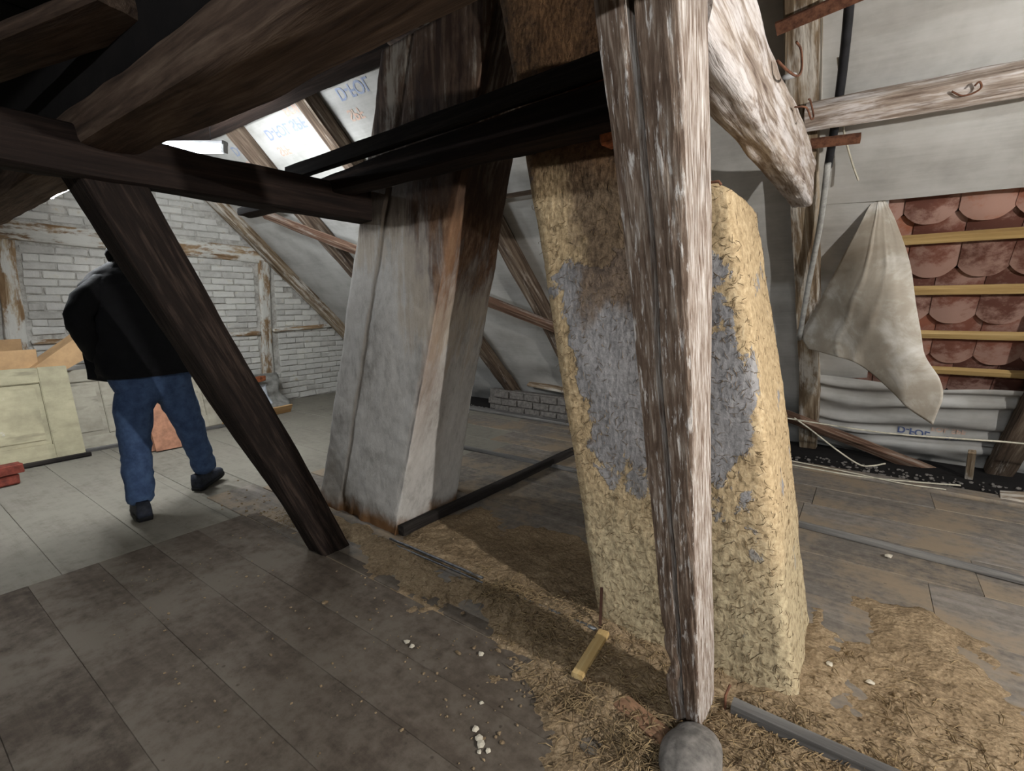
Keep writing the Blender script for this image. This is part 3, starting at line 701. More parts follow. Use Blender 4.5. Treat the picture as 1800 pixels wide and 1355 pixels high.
# ================================================================== FLUES
def flue(name, ringfn, z0, z1, nzr, npts, mat, amp, label, groove=None, seed=0.0):
    V, F = [], []
    for i in range(nzr + 1):
        z = z0 + (z1 - z0) * i / nzr; c = ringfn(z)           # four corners, counter-clockwise from front-left
        n = 0
        for s in range(4):
            a = Vector(c[s]); b = Vector(c[(s + 1) % 4]); d = (b - a); nr = Vector((d.y, -d.x)).normalized()
            for j in range(npts[s]):
                t = j / npts[s]; p = a + d * t
                e = min(t, 1 - t) * d.length
                rd = -0.02 * max(0, 1 - e / 0.04) ** 2
                if j == 0:
                    d0 = a - Vector(c[s - 1]); n0 = Vector((d0.y, -d0.x)).normalized(); p = p + (nr + n0) * -0.011; rd = 0
                k = amp * (nz(p.x * 2.2 + seed, p.y * 2.2, z * 2.2) + 0.45 * nz(p.x * 7, p.y * 7 + seed, z * 7) + 0.28 * nz(p.x * 24, p.y * 24, z * 24 + seed)) + rd
                k -= 0.006 * max(0, 1 - e / 0.05) * max(0, nz(p.x * 3 + seed, z * 7, 4.4))
                if groove: k += groove(s, t, z)
                q = p + nr * k; V.append((q.x, q.y, z))
        n = sum(npts)
    for i in range(nzr):
        for j in range(n):
            F.append((i * n + j, i * n + (j + 1) % n, (i + 1) * n + (j + 1) % n, (i + 1) * n + j))
    F.append(tuple(range(n - 1, -1, -1))); F.append(tuple(range(nzr * n, (nzr + 1) * n)))
    o = mesh_obj(name, V, F, mat, None, True); return tag(o, label, 'chimney')
def lring(z):
    l = -2.95 + 0.31 * z + 0.10 * max(0, 0.45 - z) * -0.6; r = -2.12 + 0.295 * z
    br = -2.17 + 0.225 * z
    return ((l, 1.80), (r, 1.76), (br, 2.36), (l - 0.02, 2.36))
def lgroove(s, t, z):
    k = 0.0
    if s == 0:
        c = 0.335 + 0.015 * nz(z * 4, 2.2, 0); k -= 0.012 * max(0, 1 - abs(t - c) / 0.018)
        k -= 0.02 * max(0, 0.30 - t) / 0.30 * 0.6
        if z < 0.14 and t > 0.34: k -= 0.03 * (1 - z / 0.14) * (0.6 + nz(t * 9, 3, 0))
    if s == 1:
        c = 0.07 + 0.03 * nz(z * 6, 9.2, 0); 
        if 0.55 < z < 2.0: k -= 0.012 * max(0, 1 - abs(t - c) / 0.02)
    return k
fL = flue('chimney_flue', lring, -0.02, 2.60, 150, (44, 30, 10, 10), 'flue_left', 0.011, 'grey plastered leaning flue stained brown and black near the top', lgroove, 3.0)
def rring(z):
    l = -0.80 - 0.205 * z; r = -0.075 - 0.185 * z - 0.02 * max(0, z - 1.0)
    s = max(0, min(1, (z - 1.70) / 0.10)); r -= 0.16 * s; b = 2.32 - 0.06 * s
    return ((l, 1.72), (r, 1.74), (r - 0.012, b), (l, 2.32))
fR = flue('chimney_flue', rring, -0.02, 2.60, 160, (44, 30, 10, 10), 'flue_right', 0.013, 'yellow clay and straw rendered leaning flue with grey patches', None, 9.0)
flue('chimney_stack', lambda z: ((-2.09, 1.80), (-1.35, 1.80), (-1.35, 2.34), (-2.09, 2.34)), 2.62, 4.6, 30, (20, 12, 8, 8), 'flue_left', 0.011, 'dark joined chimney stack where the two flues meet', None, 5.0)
# straw ends and fibres standing in the clay of the right flue
def strands(name, gen, n, mat, parent=None, r=0.0016):
    V, F = [], []
    for _ in range(n):
        P = gen()
        if P is None: continue
        p0, p1, p2, nr = P; a = len(V)
        for p, ww in ((p0, 0.6), (p1, 1.0), (p2, 0.5)):
            d = (p2 - p0); sd = d.cross(nr).normalized() * r * ww * 1.2; V += [p - sd, p + sd, p + nr * r * 1.6 * ww]
        for i in (0, 3):
            for k in range(3): F.append((a + i + k, a + i + (k + 1) % 3, a + i + 3 + (k + 1) % 3, a + i + 3 + k))
    o = mesh_obj(name, V, F, mat, parent); o['kind'] = 'stuff'; return o
def on_flue():
    z = random.random() ** 1.25 * 1.75
    c = rring(z); s = 0 if random.random() < 0.86 else 1; t = random.random()
    if z > 0.7 and random.random() < 0.45 and 0.2 < t < 0.75: return None
    a = Vector(c[s]); b = Vector(c[(s + 1) % 4]); d = b - a; nr2 = Vector((d.y, -d.x)).normalized(); p = a + d * t
    k = 0.013 * (nz(p.x * 2.2 + 9, p.y * 2.2, z * 2.2) + 0.45 * nz(p.x * 7, p.y * 7 + 9, z * 7) + 0.28 * nz(p.x * 24, p.y * 24, z * 24 + 9)) + 0.0005
    e = min(t, 1 - t) * d.length; k += -0.022 * max(0, 1 - e / 0.035) ** 2
    p3 = Vector((p.x + nr2.x * k, p.y + nr2.y * k, z)); nr = Vector((nr2.x, nr2.y, 0)); tx = Vector((d.x, d.y, 0)).normalized()
    an = random.uniform(-PI, PI); L = random.uniform(0.010, 0.034); dr = tx * math.cos(an) + Vector((0, 0, 1)) * math.sin(an); sdw = nr.cross(dr)
    return p3 - dr * L / 2, p3 + sdw * random.uniform(-.006, .006) + nr * 0.001, p3 + dr * L / 2, nr
so = strands('straw_fibres', on_flue, 2600, 'straw_dark', fR, 0.0008)

# timber trimmer and boards across the front of the flues
o = timber('trimmer_beam', (-3.20, 1.60, 1.90), (-0.42, 1.60, 1.99), 0.10, 0.05, 'dark', w1=0.14, h1=0.16, nl=70, nc=6, amp=0.012, fib=0.002); tag(o, 'dark trimmer beam passing across the front of both flues', 'beam')
o = timber('trimmer_plank', (-2.62, 1.56, 2.03), (-0.40, 1.56, 2.10), 0.05, 0.07, 'black_lath', nl=50, nc=4, amp=0.006); tag(o, 'thin black plank above the trimmer beam on the flues', 'plank')
for k, (bx, bz, lb) in enumerate(((-0.93, 2.055, 'upper'), (-0.80, 1.90, 'lower'))):
    o = bevel_box('loose_brick', (0.2, 0.10, 0.055), 'orange_brick', 0.006, None, (bx + 0.1, 1.66, bz), (0.05, -0.05, 0.05), jit=0.004); tag(o, '%s orange brick showing behind the foreground post above the clay flue' % lb, 'brick')
o = timber('iron_bar', (-1.02, 1.56, 1.985), (-0.45, 1.56, 2.03), 0.03, 0.03, 'dark', nl=10, nc=3, amp=0.002); tag(o, 'dark iron bar between the orange bricks above the clay flue', 'bar')
o = timber('roof_lath', roofp(-2.70, 3.37, 0.12), roofp(-1.6, 3.37, 0.12), 0.03, 0.03, 'rafter', up=-RN, nl=8, nc=3, amp=0.002); tag(o, 'thin lath seen in the slit between the two flues', 'lath')

# ================================================================== FLOOR DETAILS
st = bmesh.new(); bmesh.ops.create_icosphere(st, subdivisions=4, radius=1)
for v in st.verts:
    d = 1 + 0.12 * nz(v.co.x * 1.6, v.co.y * 1.6, v.co.z * 1.6) + 0.03 * nz(v.co.x * 6, v.co.y * 6, v.co.z * 6); v.co = Vector((v.co.x * 0.085 * d, v.co.y * 0.12 * d, v.co.z * 0.06 * d))
me = bpy.data.meshes.new('foot_stone'); st.to_mesh(me); st.free(); me.materials.append(MAT['stone']); me.polygons.foreach_set('use_smooth', [True] * len(me.polygons))
o = mesh_obj('foot_stone', None, None, None, me=me); o.location = (-0.295, 1.285, 0.04); tag(o, 'rounded grey stone at the foot of the foreground post', 'stone')
# sill between the two floors under the post and brace
o = timber('sill_beam', (-3.1, 1.43, -0.02), (-0.55, 1.43, -0.015), 0.075, 0.05, 'floor_near', nl=50, nc=4, amp=0.004); tag(o, 'low worn sill along the floor edge between brace and post', 'beam')
o = timber('floor_lath', (-2.07, 1.77, 0.045), (-2.03, 3.75, 0.05), 0.05, 0.06, 'black_lath', nl=36, nc=4, amp=0.004); tag(o, 'dark lath on the floor running from the stained flue to the eaves', 'lath')
def rod(a, b, lb, r=0.007):
    pts = [Vector(a).lerp(Vector(b), t / 10) + Vector((0, 0, 0.003 * nz(t * 0.7, a[0], 0))) for t in range(11)]
    return tag(tube('steel_rod', pts, r, 'steel', None, 8), lb, 'rod', 'steel rods on the floor between the flues')
rod((-2.07, 1.69, 0.035), (-1.39, 1.68, 0.035), 'grey steel rod starting at the corner of the stained flue')
rod((-1.98, 1.66, 0.03), (-1.37, 1.655, 0.03), 'thinner steel rod lying along the front of the other rod', 0.005)
rod((-1.19, 1.645, 0.04), (-0.77, 1.64, 0.045), 'grey steel rod ending at the corner of the clay flue', 0.008)
o = timber('floor_strip', (-3.2, 3.33, 0.022), (-0.4, 3.40, 0.022), 0.035, 0.03, 'grey_lath', nl=40, nc=3, amp=0.003); tag(o, 'raised grey strip across the floor between the two flues', 'strip')
o = timber('floor_strip', (-0.35, 3.30, 0.022), (2.4, 3.06, 0.022), 0.045, 0.03, 'grey_lath', nl=40, nc=3, amp=0.003); tag(o, 'raised grey strip across the floor boards at the right', 'strip')
o = timber('edge_board', (-4.8, 4.78, 0.02), (-1.0, 4.74, 0.02), 0.13, 0.035, 'grey_lath', nl=40, nc=3, amp=0.004); tag(o, 'grey edge board at the eaves between the flues', 'board')
o = timber('edge_board', (-0.9, 4.60, 0.02), (1.2, 4.52, 0.015), 0.14, 0.035, 'floor_side', nl=40, nc=3, amp=0.006); tag(o, 'grey edge board at the eaves under the wind brace', 'board')
o = timber('grey_bar', (-0.245, 1.56, 0.042), (0.75, 1.545, 0.042), 0.045, 0.04, 'grey_lath', nl=30, nc=4, amp=0.003); tag(o, 'dusty grey lath on the clay in front of the right flue', 'lath')
o = tube('bent_nail', [(-0.262, 1.545, 0.03), (-0.266, 1.555, 0.07), (-0.258, 1.575, 0.10)], 0.004, 'rust', None, 6); tag(o, 'bent rusty nail at the end of the grey lath', 'nail')
o = timber('wood_offcut', (-0.735, 1.635, 0.05), (-0.712, 1.37, 0.045), 0.042, 0.02, 'lath', nl=10, nc=3, amp=0.002); tag(o, 'small yellow wood offcut at the corner of the clay flue', 'offcut')
o = timber('stick', (-0.762, 1.655, 0.02), (-0.775, 1.69, 0.20), 0.012, 0.01, 'windbrace', nl=8, nc=3, amp=0.002); tag(o, 'thin stick leaning on the corner of the clay flue', 'stick')
o = timber('broken_brick', (-0.55, 1.37, 0.025), (-0.375, 1.315, 0.02), 0.075, 0.04, 'brown_brick', nl=8, nc=4, amp=0.004); tag(o, 'broken brown brick piece left of the foreground post foot', 'brick')
# clay rubble: height field, dips below the boards where there is none
def clay_h(x, y):
    n = nz(x * 1.9, y * 1.9, 0.3); n2 = nz(x * 7, y * 7, 2.2); n3 = nz(x * 26, y * 26, 5.2); n4 = nz(x * 60, y * 60, 9.2)
    def blob(cx, cy, rx, ry): return 1 - ((x - cx) / rx) ** 2 - ((y - cy) / ry) ** 2
    m = max(blob(0.05, 1.42, 0.8, 0.72), blob(-1.05, 1.6, 1.0, 0.28), blob(-1.55, 1.95, 0.62, 0.4), blob(-2.35, 1.62, 0.45, 0.13), blob(-0.35, 1.0, 0.42, 0.42), blob(0.2, 2.1, 0.4, 0.5), blob(-0.5, 1.36, 0.6, 0.25))
    m = m * 0.9 + 0.55 * n + 0.35 * n2 + 0.12 * n3
    m = max(-1, min(m, 1)); h = -0.014 + 0.034 * max(-0.6, m) ** 1 if m > 0 else -0.014 + 0.03 * m
    return h + 0.012 * n + 0.008 * n2 + 0.006 * n3 + 0.003 * n4 + (0.02 if m > 0 else 0) * max(0, nz(x * 3.3, y * 3.3, 8)) + 0.012
o = grid('clay_rubble', 330, 190, lambda u, v: Vector((-2.9 + 4.1 * u, 0.5 + 2.35 * v, clay_h(-2.9 + 4.1 * u, 0.5 + 2.35 * v))), 'clay'); tag(o, 'loose yellow-brown clay and straw rubble around the foot of the flues', 'rubble', None, 'stuff')
def on_floor():
    for _ in range(40):
        x = random.gauss(-0.35, 0.65); y = random.gauss(1.45, 0.3); h = clay_h(x, y)
        if h > 0.008 + random.random() * 0.012 and y < 2.4: break
    else: return None
    if -0.83 < x < -0.05 and y > 1.72: return None
    an = random.uniform(0, 2 * PI); L = random.uniform(0.02, 0.075); d = Vector((math.cos(an), math.sin(an), random.uniform(-.2, .25))); p = Vector((x, y, h + 0.004))
    return p - d * L / 2, p + Vector((random.uniform(-.008, .008), random.uniform(-.008, .008), random.uniform(0, .012))), p + d * L / 2, Vector((0, 0, 1))
o = strands('straw_litter', on_floor, 2600, 'straw', None, 0.0015); tag(o, 'scattered straw stalks on the clay rubble', 'straw')
def tuft():
    c = random.choice(((-1.28, 1.62), (-1.22, 1.66), (-0.42, 1.24), (-0.46, 1.22), (-0.66, 1.28), (-0.95, 1.53), (-2.75, 1.52)))
    x = random.gauss(c[0], 0.07); y = random.gauss(c[1], 0.05); h = max(0.01, clay_h(x, y)); an = random.uniform(0, 2 * PI); L = random.uniform(0.03, 0.09)
    d = Vector((math.cos(an), math.sin(an), random.uniform(-.1, .5))); p = Vector((x, y, h + 0.015))
    return p - d * L / 2, p + Vector((0, 0, random.uniform(0, .02))), p + d * L / 2, Vector((0, 0, 1))
o = strands('straw_tufts', tuft, 520, 'straw', None, 0.0014); tag(o, 'small tufts of straw and hay on the rubble', 'straw')
# crumbs
V, F = [], []
ico = bmesh.new(); bmesh.ops.create_icosphere(ico, subdivisions=1, radius=1); IV = [v.co.copy() for v in ico.verts]; IF = [tuple(v.index for v in f.verts) for f in ico.faces]; ico.free()
def crumb(x, y, z, r):
    a = len(V); s = Vector((random.uniform(.6, 1.4), random.uniform(.6, 1.4), random.uniform(.5, .9))) * r
    for v in IV: V.append(Vector((x, y, z)) + Vector((v.x * s.x, v.y * s.y, v.z * s.z)) * random.uniform(.8, 1.2))
    F.extend(tuple(k + a for k in f) for f in IF)
for _ in range(1900):
    x = random.gauss(-0.3, 0.75); y = random.gauss(1.42, 0.36); h = clay_h(x, y)
    if y > 2.6 or (-0.85 < x < -0.05 and y > 1.7): continue
    if h < 0.006:
        if random.random() < 0.75: continue
        h = 0.014
    crumb(x, y, h + 0.002, random.uniform(0.002, 0.0075) if random.random() < 0.93 else random.uniform(.008, .013))
for _ in range(260):
    crumb(random.uniform(-3.0, 0.4), random.uniform(0.5, 1.38), 0.014, random.uniform(0.0015, 0.005))
for _ in range(160):
    crumb(random.gauss(-2.95, 0.25), random.gauss(1.58, 0.12), 0.004, random.uniform(0.003, 0.010))
o = mesh_obj('clay_crumbs', V, F, 'clay'); tag(o, 'small clay crumbs and grit strewn over the boards', 'rubble', None, 'stuff')
V, F = [], []
for _ in range(700):
    crumb(random.uniform(-4.6, 1.2), random.uniform(4.8, 5.25), random.uniform(-0.072, -0.062), random.uniform(0.006, 0.018))
o = mesh_obj('eave_debris', V, F, 'stone'); tag(o, 'grey grit and mortar debris in the eaves pocket', 'rubble', None, 'stuff')
grp = 'pale plaster chips on the boards'
for k, (x, y, r) in enumerate(((-0.85, 1.0, .013), (-0.88, 1.02, .011), (-0.83, 0.985, .016), (-0.8, 0.985, .01), (-0.82, 0.965, .008), (-1.36, 1.17, .014), (-1.325, 1.165, .012), (-1.08, 1.29, .013), (-0.93, 1.11, .009), (0.0, 2.0, .012), (0.12, 1.98, .014), (0.2, 3.13, .02), (-0.44, 1.62, .02))):
    bm = bmesh.new(); bmesh.ops.create_icosphere(bm, subdivisions=1, radius=1)
    for v in bm.verts: v.co = Vector((v.co.x * r * random.uniform(.6, 1.3), v.co.y * r * random.uniform(.6, 1.3), v.co.z * r * 0.35))
    me = bpy.data.meshes.new('plaster_chip'); bm.to_mesh(me); bm.free(); me.materials.append(MAT['chip'])
    o = mesh_obj('plaster_chip', None, None, None, me=me); o.location = (x, y, max(0.014, clay_h(x, y) if y > 1.2 else 0) + r * 0.3); o.rotation_euler = (0, 0, random.uniform(0, 6)); tag(o, ('pale plaster flake in the small cluster near the bottom edge of the photo' if k < 5 else 'pale plaster flake of the pair on the boards below the brace' if k < 7 else ['pale plaster flake alone on the boards beside the sill', 'tiny pale plaster flake above the cluster on the boards', 'pale plaster flake on the clay just right of the clay flue', 'pale plaster flake on the clay, farther right of the clay flue', 'pale crumb on the raised grey strip at the right', 'pale plaster lump at the foot of the clay flue beside the post'][k - 7]), 'plaster chip', grp)

# ================================================================== CABLES, CONDUIT
o = tube('conduit_pipe', spline([roofp(-0.26, 3.42, 0.20), roofp(-0.292, 3.70, 0.2), roofp(-0.354, 4.05, 0.2), roofp(-0.42, 4.46, 0.2)], 20), 0.017, 'conduit', None, 10); tag(o, 'light grey conduit pipe fixed along the pale rafter', 'pipe')
o = tube('dark_pipe', spline([roofp(-0.19, 2.75, 0.16), roofp(-0.205, 3.0, 0.16), roofp(-0.225, 3.2, 0.16), roofp(-0.262, 3.45, 0.17)], 20), 0.02, 'cable_dark', None, 8); tag(o, 'dark cable bundle along the pale rafter above the conduit', 'cable')
o = tube('white_cable', spline([roofp(-0.235, 3.05, 0.15), roofp(-0.207, 3.23, 0.14), roofp(-0.198, 3.33, 0.13), roofp(-0.157, 3.45, 0.14), roofp(-0.12, 3.53, 0.16)], 24), 0.005, 'cable_white', None, 6); tag(o, 'loose white cable hanging below the limewashed pole', 'cable')
bm = bmesh.new(); bmesh.ops.create_icosphere(bm, subdivisions=2, radius=1)
for v in bm.verts: v.co = Vector((v.co.x * 0.035, v.co.y * 0.018, v.co.z * 0.015)) * (1 + 0.3 * nz(v.co.x * 2, v.co.y * 2, v.co.z * 2))
me = bpy.data.meshes.new('foam_blob'); bm.to_mesh(me); bm.free(); me.materials.append(MAT['enamel']); me.polygons.foreach_set('use_smooth', [True] * len(me.polygons))
o = mesh_obj('foam_blob', None, None, None, me=me); o.location = roofp(-0.43, 3.06, 0.19); tag(o, 'small white lump on the pale rafter under the upper rusty bar', 'foam')
o = tube('slack_cable', spline([(-0.6, 4.5, 0.43), (-0.42, 4.5, 0.417), (0.154, 4.5, 0.395), (0.624, 4.5, 0.419), (0.95, 4.5, 0.434), (2.0, 4.4, 0.46)], 30), 0.006, 'cable_white', None, 6); tag(o, 'thin pale cable stretched across below the hanging flap', 'cable')
o = tube('slack_cable', spline([(-0.42, 4.5, 0.43), (-0.299, 4.5, 0.35), (-0.115, 4.5, 0.217), (0.04, 4.5, 0.125), (0.12, 4.5, 0.13), (0.2, 4.55, 0.15)], 30), 0.006, 'cable_white', None, 6); tag(o, 'thin pale cable hanging in a loop under the wind brace', 'cable')
o = tube('slack_cable', spline([(-0.6, 4.5, 0.04), (-0.392, 4.5, 0.035), (0.013, 4.5, 0.03), (0.354, 4.5, 0.055), (0.63, 4.52, 0.08)], 30), 0.006, 'cable_white', None, 6); tag(o, 'thin pale cable lying along the eaves edge board', 'cable')
o = tube('slack_cable', spline([(-0.6, 4.52, 0.07), (-0.3, 4.53, 0.055), (0.0, 4.5, 0.05), (0.3, 4.47, 0.04), (0.55, 4.46, 0.05)], 30), 0.005, 'cable_white', None, 6); tag(o, 'second pale cable crossing the one on the eaves edge board', 'cable')

# ================================================================== HANGING FLAP
LB = [(-0.024, 3.70, 2.0), (-0.104, 3.75, 1.815), (-0.178, 3.85, 1.625), (-0.297, 4.1, 1.359), (-0.40, 4.3, 1.128), (-0.351, 4.25, 1.013)]
BB = [(-0.351, 4.25, 1.013), (-0.18, 4.1, 0.984), (-0.028, 4.0, 0.943), (0.166, 3.9, 0.784), (0.25, 3.86, 0.70), (0.369, 3.8, 0.621)]
RB = [(-0.024, 3.70, 2.0), (0.074, 3.75, 1.815), (0.168, 3.78, 1.551), (0.238, 3.8, 1.252), (0.285, 3.8, 1.051), (0.372, 3.76, 0.90), (0.39, 3.75, 0.78), (0.369, 3.8, 0.621)]
lb, bb, rb = spline(LB, 60), spline(BB, 60), spline(RB, 60)
def at(c, t):
    f = t * (len(c) - 1); i = min(int(f), len(c) - 2); return c[i].lerp(c[i + 1], f - i)
def flapf(u, v):
    # v: from the top point down to the bottom edge, u: left boundary to right boundary
    p = at(lb, v).lerp(at(rb, v), u); q = at(bb, u); p2 = at(lb, 1).lerp(at(rb, 1), u)
    p = p + (q - p2) * v ** 1.5
    d = -0.13 * v * math.sin(PI * u) * math.sin(PI * min(1, v * 0.9)) + 0.014 * math.cos(u * 9 + v * 2) * v * math.sin(PI * u) if 0 < u < 1 else 0
    d += 0.012 * nz(u * 3, v * 3, 3.3) * math.sin(PI * u)
    d -= 0.012 * math.exp(-((u - 0.62 + 0.25 * v) / 0.02) ** 2) * v + 0.010 * math.exp(-((u - 0.35 + 0.1 * v) / 0.015) ** 2)
    d += 0.004 * abs(nz(u * 7, v * 5, 6.1)) * math.sin(PI * u)
    return p + Vector((0.008 * nz(u * 5, v * 7, 8.8), d, 0))
fo = grid('membrane_flap', 48, 64, flapf, 'flap', None, 0.003); tag(fo, 'torn dusty membrane flap hanging in front of the roof tiles', 'membrane')

# ================================================================== THINGS LEANING BY THE GABLE
def panel_door(name, y0, y1, xb, xt, h, mat, label, stile=0.17, rail=0.14, panels=1, th=0.035, zt=0.0):
    root = empty(name, (xb, y0, zt)); tag(root, label, 'door', 'old panel doors leaning by the gable')
    W = y1 - y0; ang = math.atan2(xb - xt, h); root.rotation_euler = (0, -ang, 0); H = math.hypot(h, xb - xt)
    # local: y across, z up, x thickness towards the room
    def part(nm, a0, a1, b0, b1, x0=-th, x1=0.0, mt=mat):
        bm = bmesh.new(); box_bm(bm, x0, x1, a0, a1, b0, b1); bmesh.ops.bevel(bm, geom=bm.edges[:], offset=0.006, segments=2, affect='EDGES')
        me = bpy.data.meshes.new(nm); bm.to_mesh(me); bm.free(); me.materials.append(MAT[mt]); return mesh_obj(nm, None, None, None, root, me=me)
    part('stile', 0, stile, 0, H); part('stile', W - stile, W, 0, H)
    pw = (W - 2 * stile - (panels - 1) * stile * 0.8) / panels
    part('rail', stile, W - stile, 0, rail * 1.15); part('rail', stile, W - stile, H - rail, H)
    for k in range(panels):
        a = stile + k * (pw + stile * 0.8)
        if k: part('mullion', a - stile * 0.8, a, rail * 1.15, H - rail)
        pn = part('panel', a - 0.004, a + pw + 0.004, rail * 1.15 - 0.004, H - rail + 0.004, -th + 0.006, -0.016)
        fd = part('raised_field', a + 0.035, a + pw - 0.035, rail * 1.15 + 0.035, H - rail - 0.035, -0.02, -0.009); fd.parent = pn
    return root
panel_door('panel_door', 0.12, 1.2, -5.6, -5.86, 0.80, 'door', 'yellowed panel door leaning at the left edge, nearest the viewer', 0.2, 0.14)
panel_door('panel_door', 1.0, 1.98, -5.76, -5.99, 0.74, 'door_grey', 'grey panel door leaning between the yellowed door and the person', 0.13, 0.12, 2)
panel_door('panel_door', 1.93, 2.50, -5.88, -6.06, 0.68, 'door_grey', 'grey panel door partly hidden behind the right leg of the person', 0.16, 0.12)
# dark base strip under the doors
o = timber('base_strip', (-5.53, 0.2, 0.02), (-5.56, 1.22, 0.02), 0.05, 0.035, 'black_lath', nl=16, nc=3, amp=0.003); tag(o, 'black strip on the floor at the foot of the yellowed door', 'strip')
o = timber('base_strip', (-5.72, 1.22, 0.015), (-5.72, 2.62, 0.015), 0.04, 0.03, 'grey_lath', nl=16, nc=3, amp=0.003); tag(o, 'grey strip on the floor at the foot of the grey doors', 'strip')
o = fill('brown_board', [(-5.93, 0.93, 0.74), (-5.93, 1.20, 0.745), (-5.93, 1.62, 1.0), (-5.93, 1.36, 1.08)], (-0.16, 0.0, 0.03), 'cardboard'); tag(o, 'tilted light brown board behind the yellowed door', 'board')
o = fill('open_crate', [(-5.99, 0.1, 0.62), (-5.99, 1.04, 0.62), (-5.99, 1.04, 0.95), (-5.99, 0.1, 0.93)], (-0.02, 0, 0), 'cardboard'); tag(o, 'wooden crate front standing behind the yellowed door', 'crate')
mesh_obj('crate_side', [(-6.01, 0.1, 0.62), (-6.55, 0.1, 0.62), (-6.55, 0.1, 0.96), (-6.01, 0.1, 0.93), (-6.01, 0.12, 0.62), (-6.55, 0.12, 0.62), (-6.55, 0.12, 0.96), (-6.01, 0.12, 0.93)], [(0, 1, 2, 3), (7, 6, 5, 4), (0, 4, 5, 1), (1, 5, 6, 2), (2, 6, 7, 3), (3, 7, 4, 0)], 'cardboard', o)
mesh_obj('crate_back', [(-6.53, 0.12, 0.62), (-6.53, 1.04, 0.62), (-6.53, 1.04, 1.02), (-6.53, 0.12, 1.02), (-6.55, 0.12, 0.62), (-6.55, 1.04, 0.62), (-6.55, 1.04, 1.02), (-6.55, 0.12, 1.02)], [(0, 1, 2, 3), (7, 6, 5, 4), (0, 4, 5, 1), (1, 5, 6, 2), (2, 6, 7, 3), (3, 7, 4, 0)], 'cardboard', o)
mesh_obj('crate_base', [(-6.01, 0.12, 0.62), (-6.53, 0.12, 0.62), (-6.53, 1.04, 0.62), (-6.01, 1.04, 0.62), (-6.01, 0.12, 0.0), (-6.53, 0.12, 0.0), (-6.53, 1.04, 0.0), (-6.01, 1.04, 0.0)], [(3, 2, 1, 0), (4, 5, 6, 7), (0, 1, 5, 4), (1, 2, 6, 5), (2, 3, 7, 6), (3, 0, 4, 7)], 'cardboard', o)
for k, (x, lbl) in enumerate(((-5.18, 'terracotta slab standing in front of two others behind the person'), (-5.225, 'middle terracotta slab of the three standing behind the person'), (-5.27, 'rearmost terracotta slab of the three standing behind the person'))):
    yw = 0.24; o = fill('terracotta_slab', [(x, 1.60 - 0.03 * k, 0.012), (x, 1.84 - 0.03 * k, 0.012), (x - 0.1, 1.80 - 0.03 * k, 0.46), (x - 0.1, 1.66 - 0.06 * k, 0.50), (x - 0.1, 1.57 - 0.03 * k, 0.48)], (-0.022, 0, 0), 'terracotta')
    tag(o, lbl, 'tile', 'terracotta slabs behind the person')
for k, (z, dy, lbl) in enumerate(((0.045, 0.0, 'lower red brick at the left edge of the photo'), (0.12, 0.03, 'upper red brick at the left edge of the photo'))):
    o = bevel_box('red_brick', (0.12, 0.26, 0.07), 'red_brick', 0.006, None, (-5.12, 0.55 + dy, z), (0, 0, 0.12), jit=0.004); tag(o, lbl, 'brick', 'red bricks by the yellowed door')
o = timber('pale_plank', (-5.72, 2.42, 0.06), (-5.86, 3.30, 0.055), 0.02, 0.11, 'pale_wood', up=(0.5, 0, 1), nl=10, nc=3, amp=0.001, rnd=0.03); tag(o, 'pale fibreboard plank lying on the floor behind the brace', 'plank')
def corr(u, v): return Vector((-6.50 + 0.04 * math.cos(v * 11) + 0.28 * (1 - v), 3.02 + 0.44 * u + 0.05 * math.sin(v * 9) - 0.0, 0.0 + 0.44 * v))
o = grid('corrugated_sheet', 10, 30, corr, 'fibre', None, 0.01); tag(o, 'grey wavy sheet leaning on the gable behind the brace', 'sheet')
o = grid('white_sheet', 8, 16, lambda u, v: Vector((-6.26 + 0.015 * math.sin(v * 12) - 0.1 * v, 3.12 + 0.14 * u + 0.02 * math.sin(v * 7), 0.02 + 0.30 * v)), 'paper', None, 0.006); tag(o, 'crumpled white sheet in front of the wavy sheet', 'sheet')
bm = bmesh.new(); bmesh.ops.create_icosphere(bm, subdivisions=3, radius=1)
for v in bm.verts: v.co = Vector((v.co.x * 0.12, v.co.y * 0.16, max(-0.3, v.co.z) * 0.22)) * (1 + 0.35 * nz(v.co.x * 2.4, v.co.y * 2.4, v.co.z * 2.4))
me = bpy.data.meshes.new('rag_heap'); bm.to_mesh(me); bm.free(); me.materials.append(MAT['darkcloth'])
o = mesh_obj('rag_heap', None, None, None, me=me); o.location = (-6.2, 2.78, 0.09); tag(o, 'heap of dark rags beside the pale plank', 'rags')
o = bevel_box('red_brick', (0.1, 0.16, 0.06), 'orange_brick', 0.006, None, (-6.32, 3.14, 0.40), (0.1, 0, 0.3), jit=0.005); tag(o, 'orange brick piece on top of the white sheet by the gable', 'brick')

# ================================================================== LAMPS
def tube_lamp(loc, rot, L, label, drop=0.2):
    root = empty('tube_lamp', loc, rot); tag(root, label, 'lamp', 'fluorescent tube lamps')
    bm = bmesh.new(); box_bm(bm, -L / 2, L / 2, -0.03, 0.03, 0.02, 0.055); bmesh.ops.bevel(bm, geom=bm.edges[:], offset=0.006, segments=2, affect='EDGES')
    me = bpy.data.meshes.new('housing'); bm.to_mesh(me); bm.free(); me.materials.append(MAT['enamel']); mesh_obj('housing', None, None, None, root, me=me)
    tube('glass_tube', [(-L / 2 + 0.03 + (L - 0.06) * k / 6, 0, -0.01) for k in range(7)], 0.02, 'tube', root, 14)
    for s in (-1, 1):
        tube('hanging_wire', [(s * L * 0.3, 0, 0.05), (s * L * 0.3, 0, drop)], 0.0025, 'cable_dark', root, 5)
        b = bevel_box('end_cap', (0.03, 0.045, 0.06), 'enamel', 0.004, root, (s * (L / 2 - 0.015), 0, 0.0))
    return root
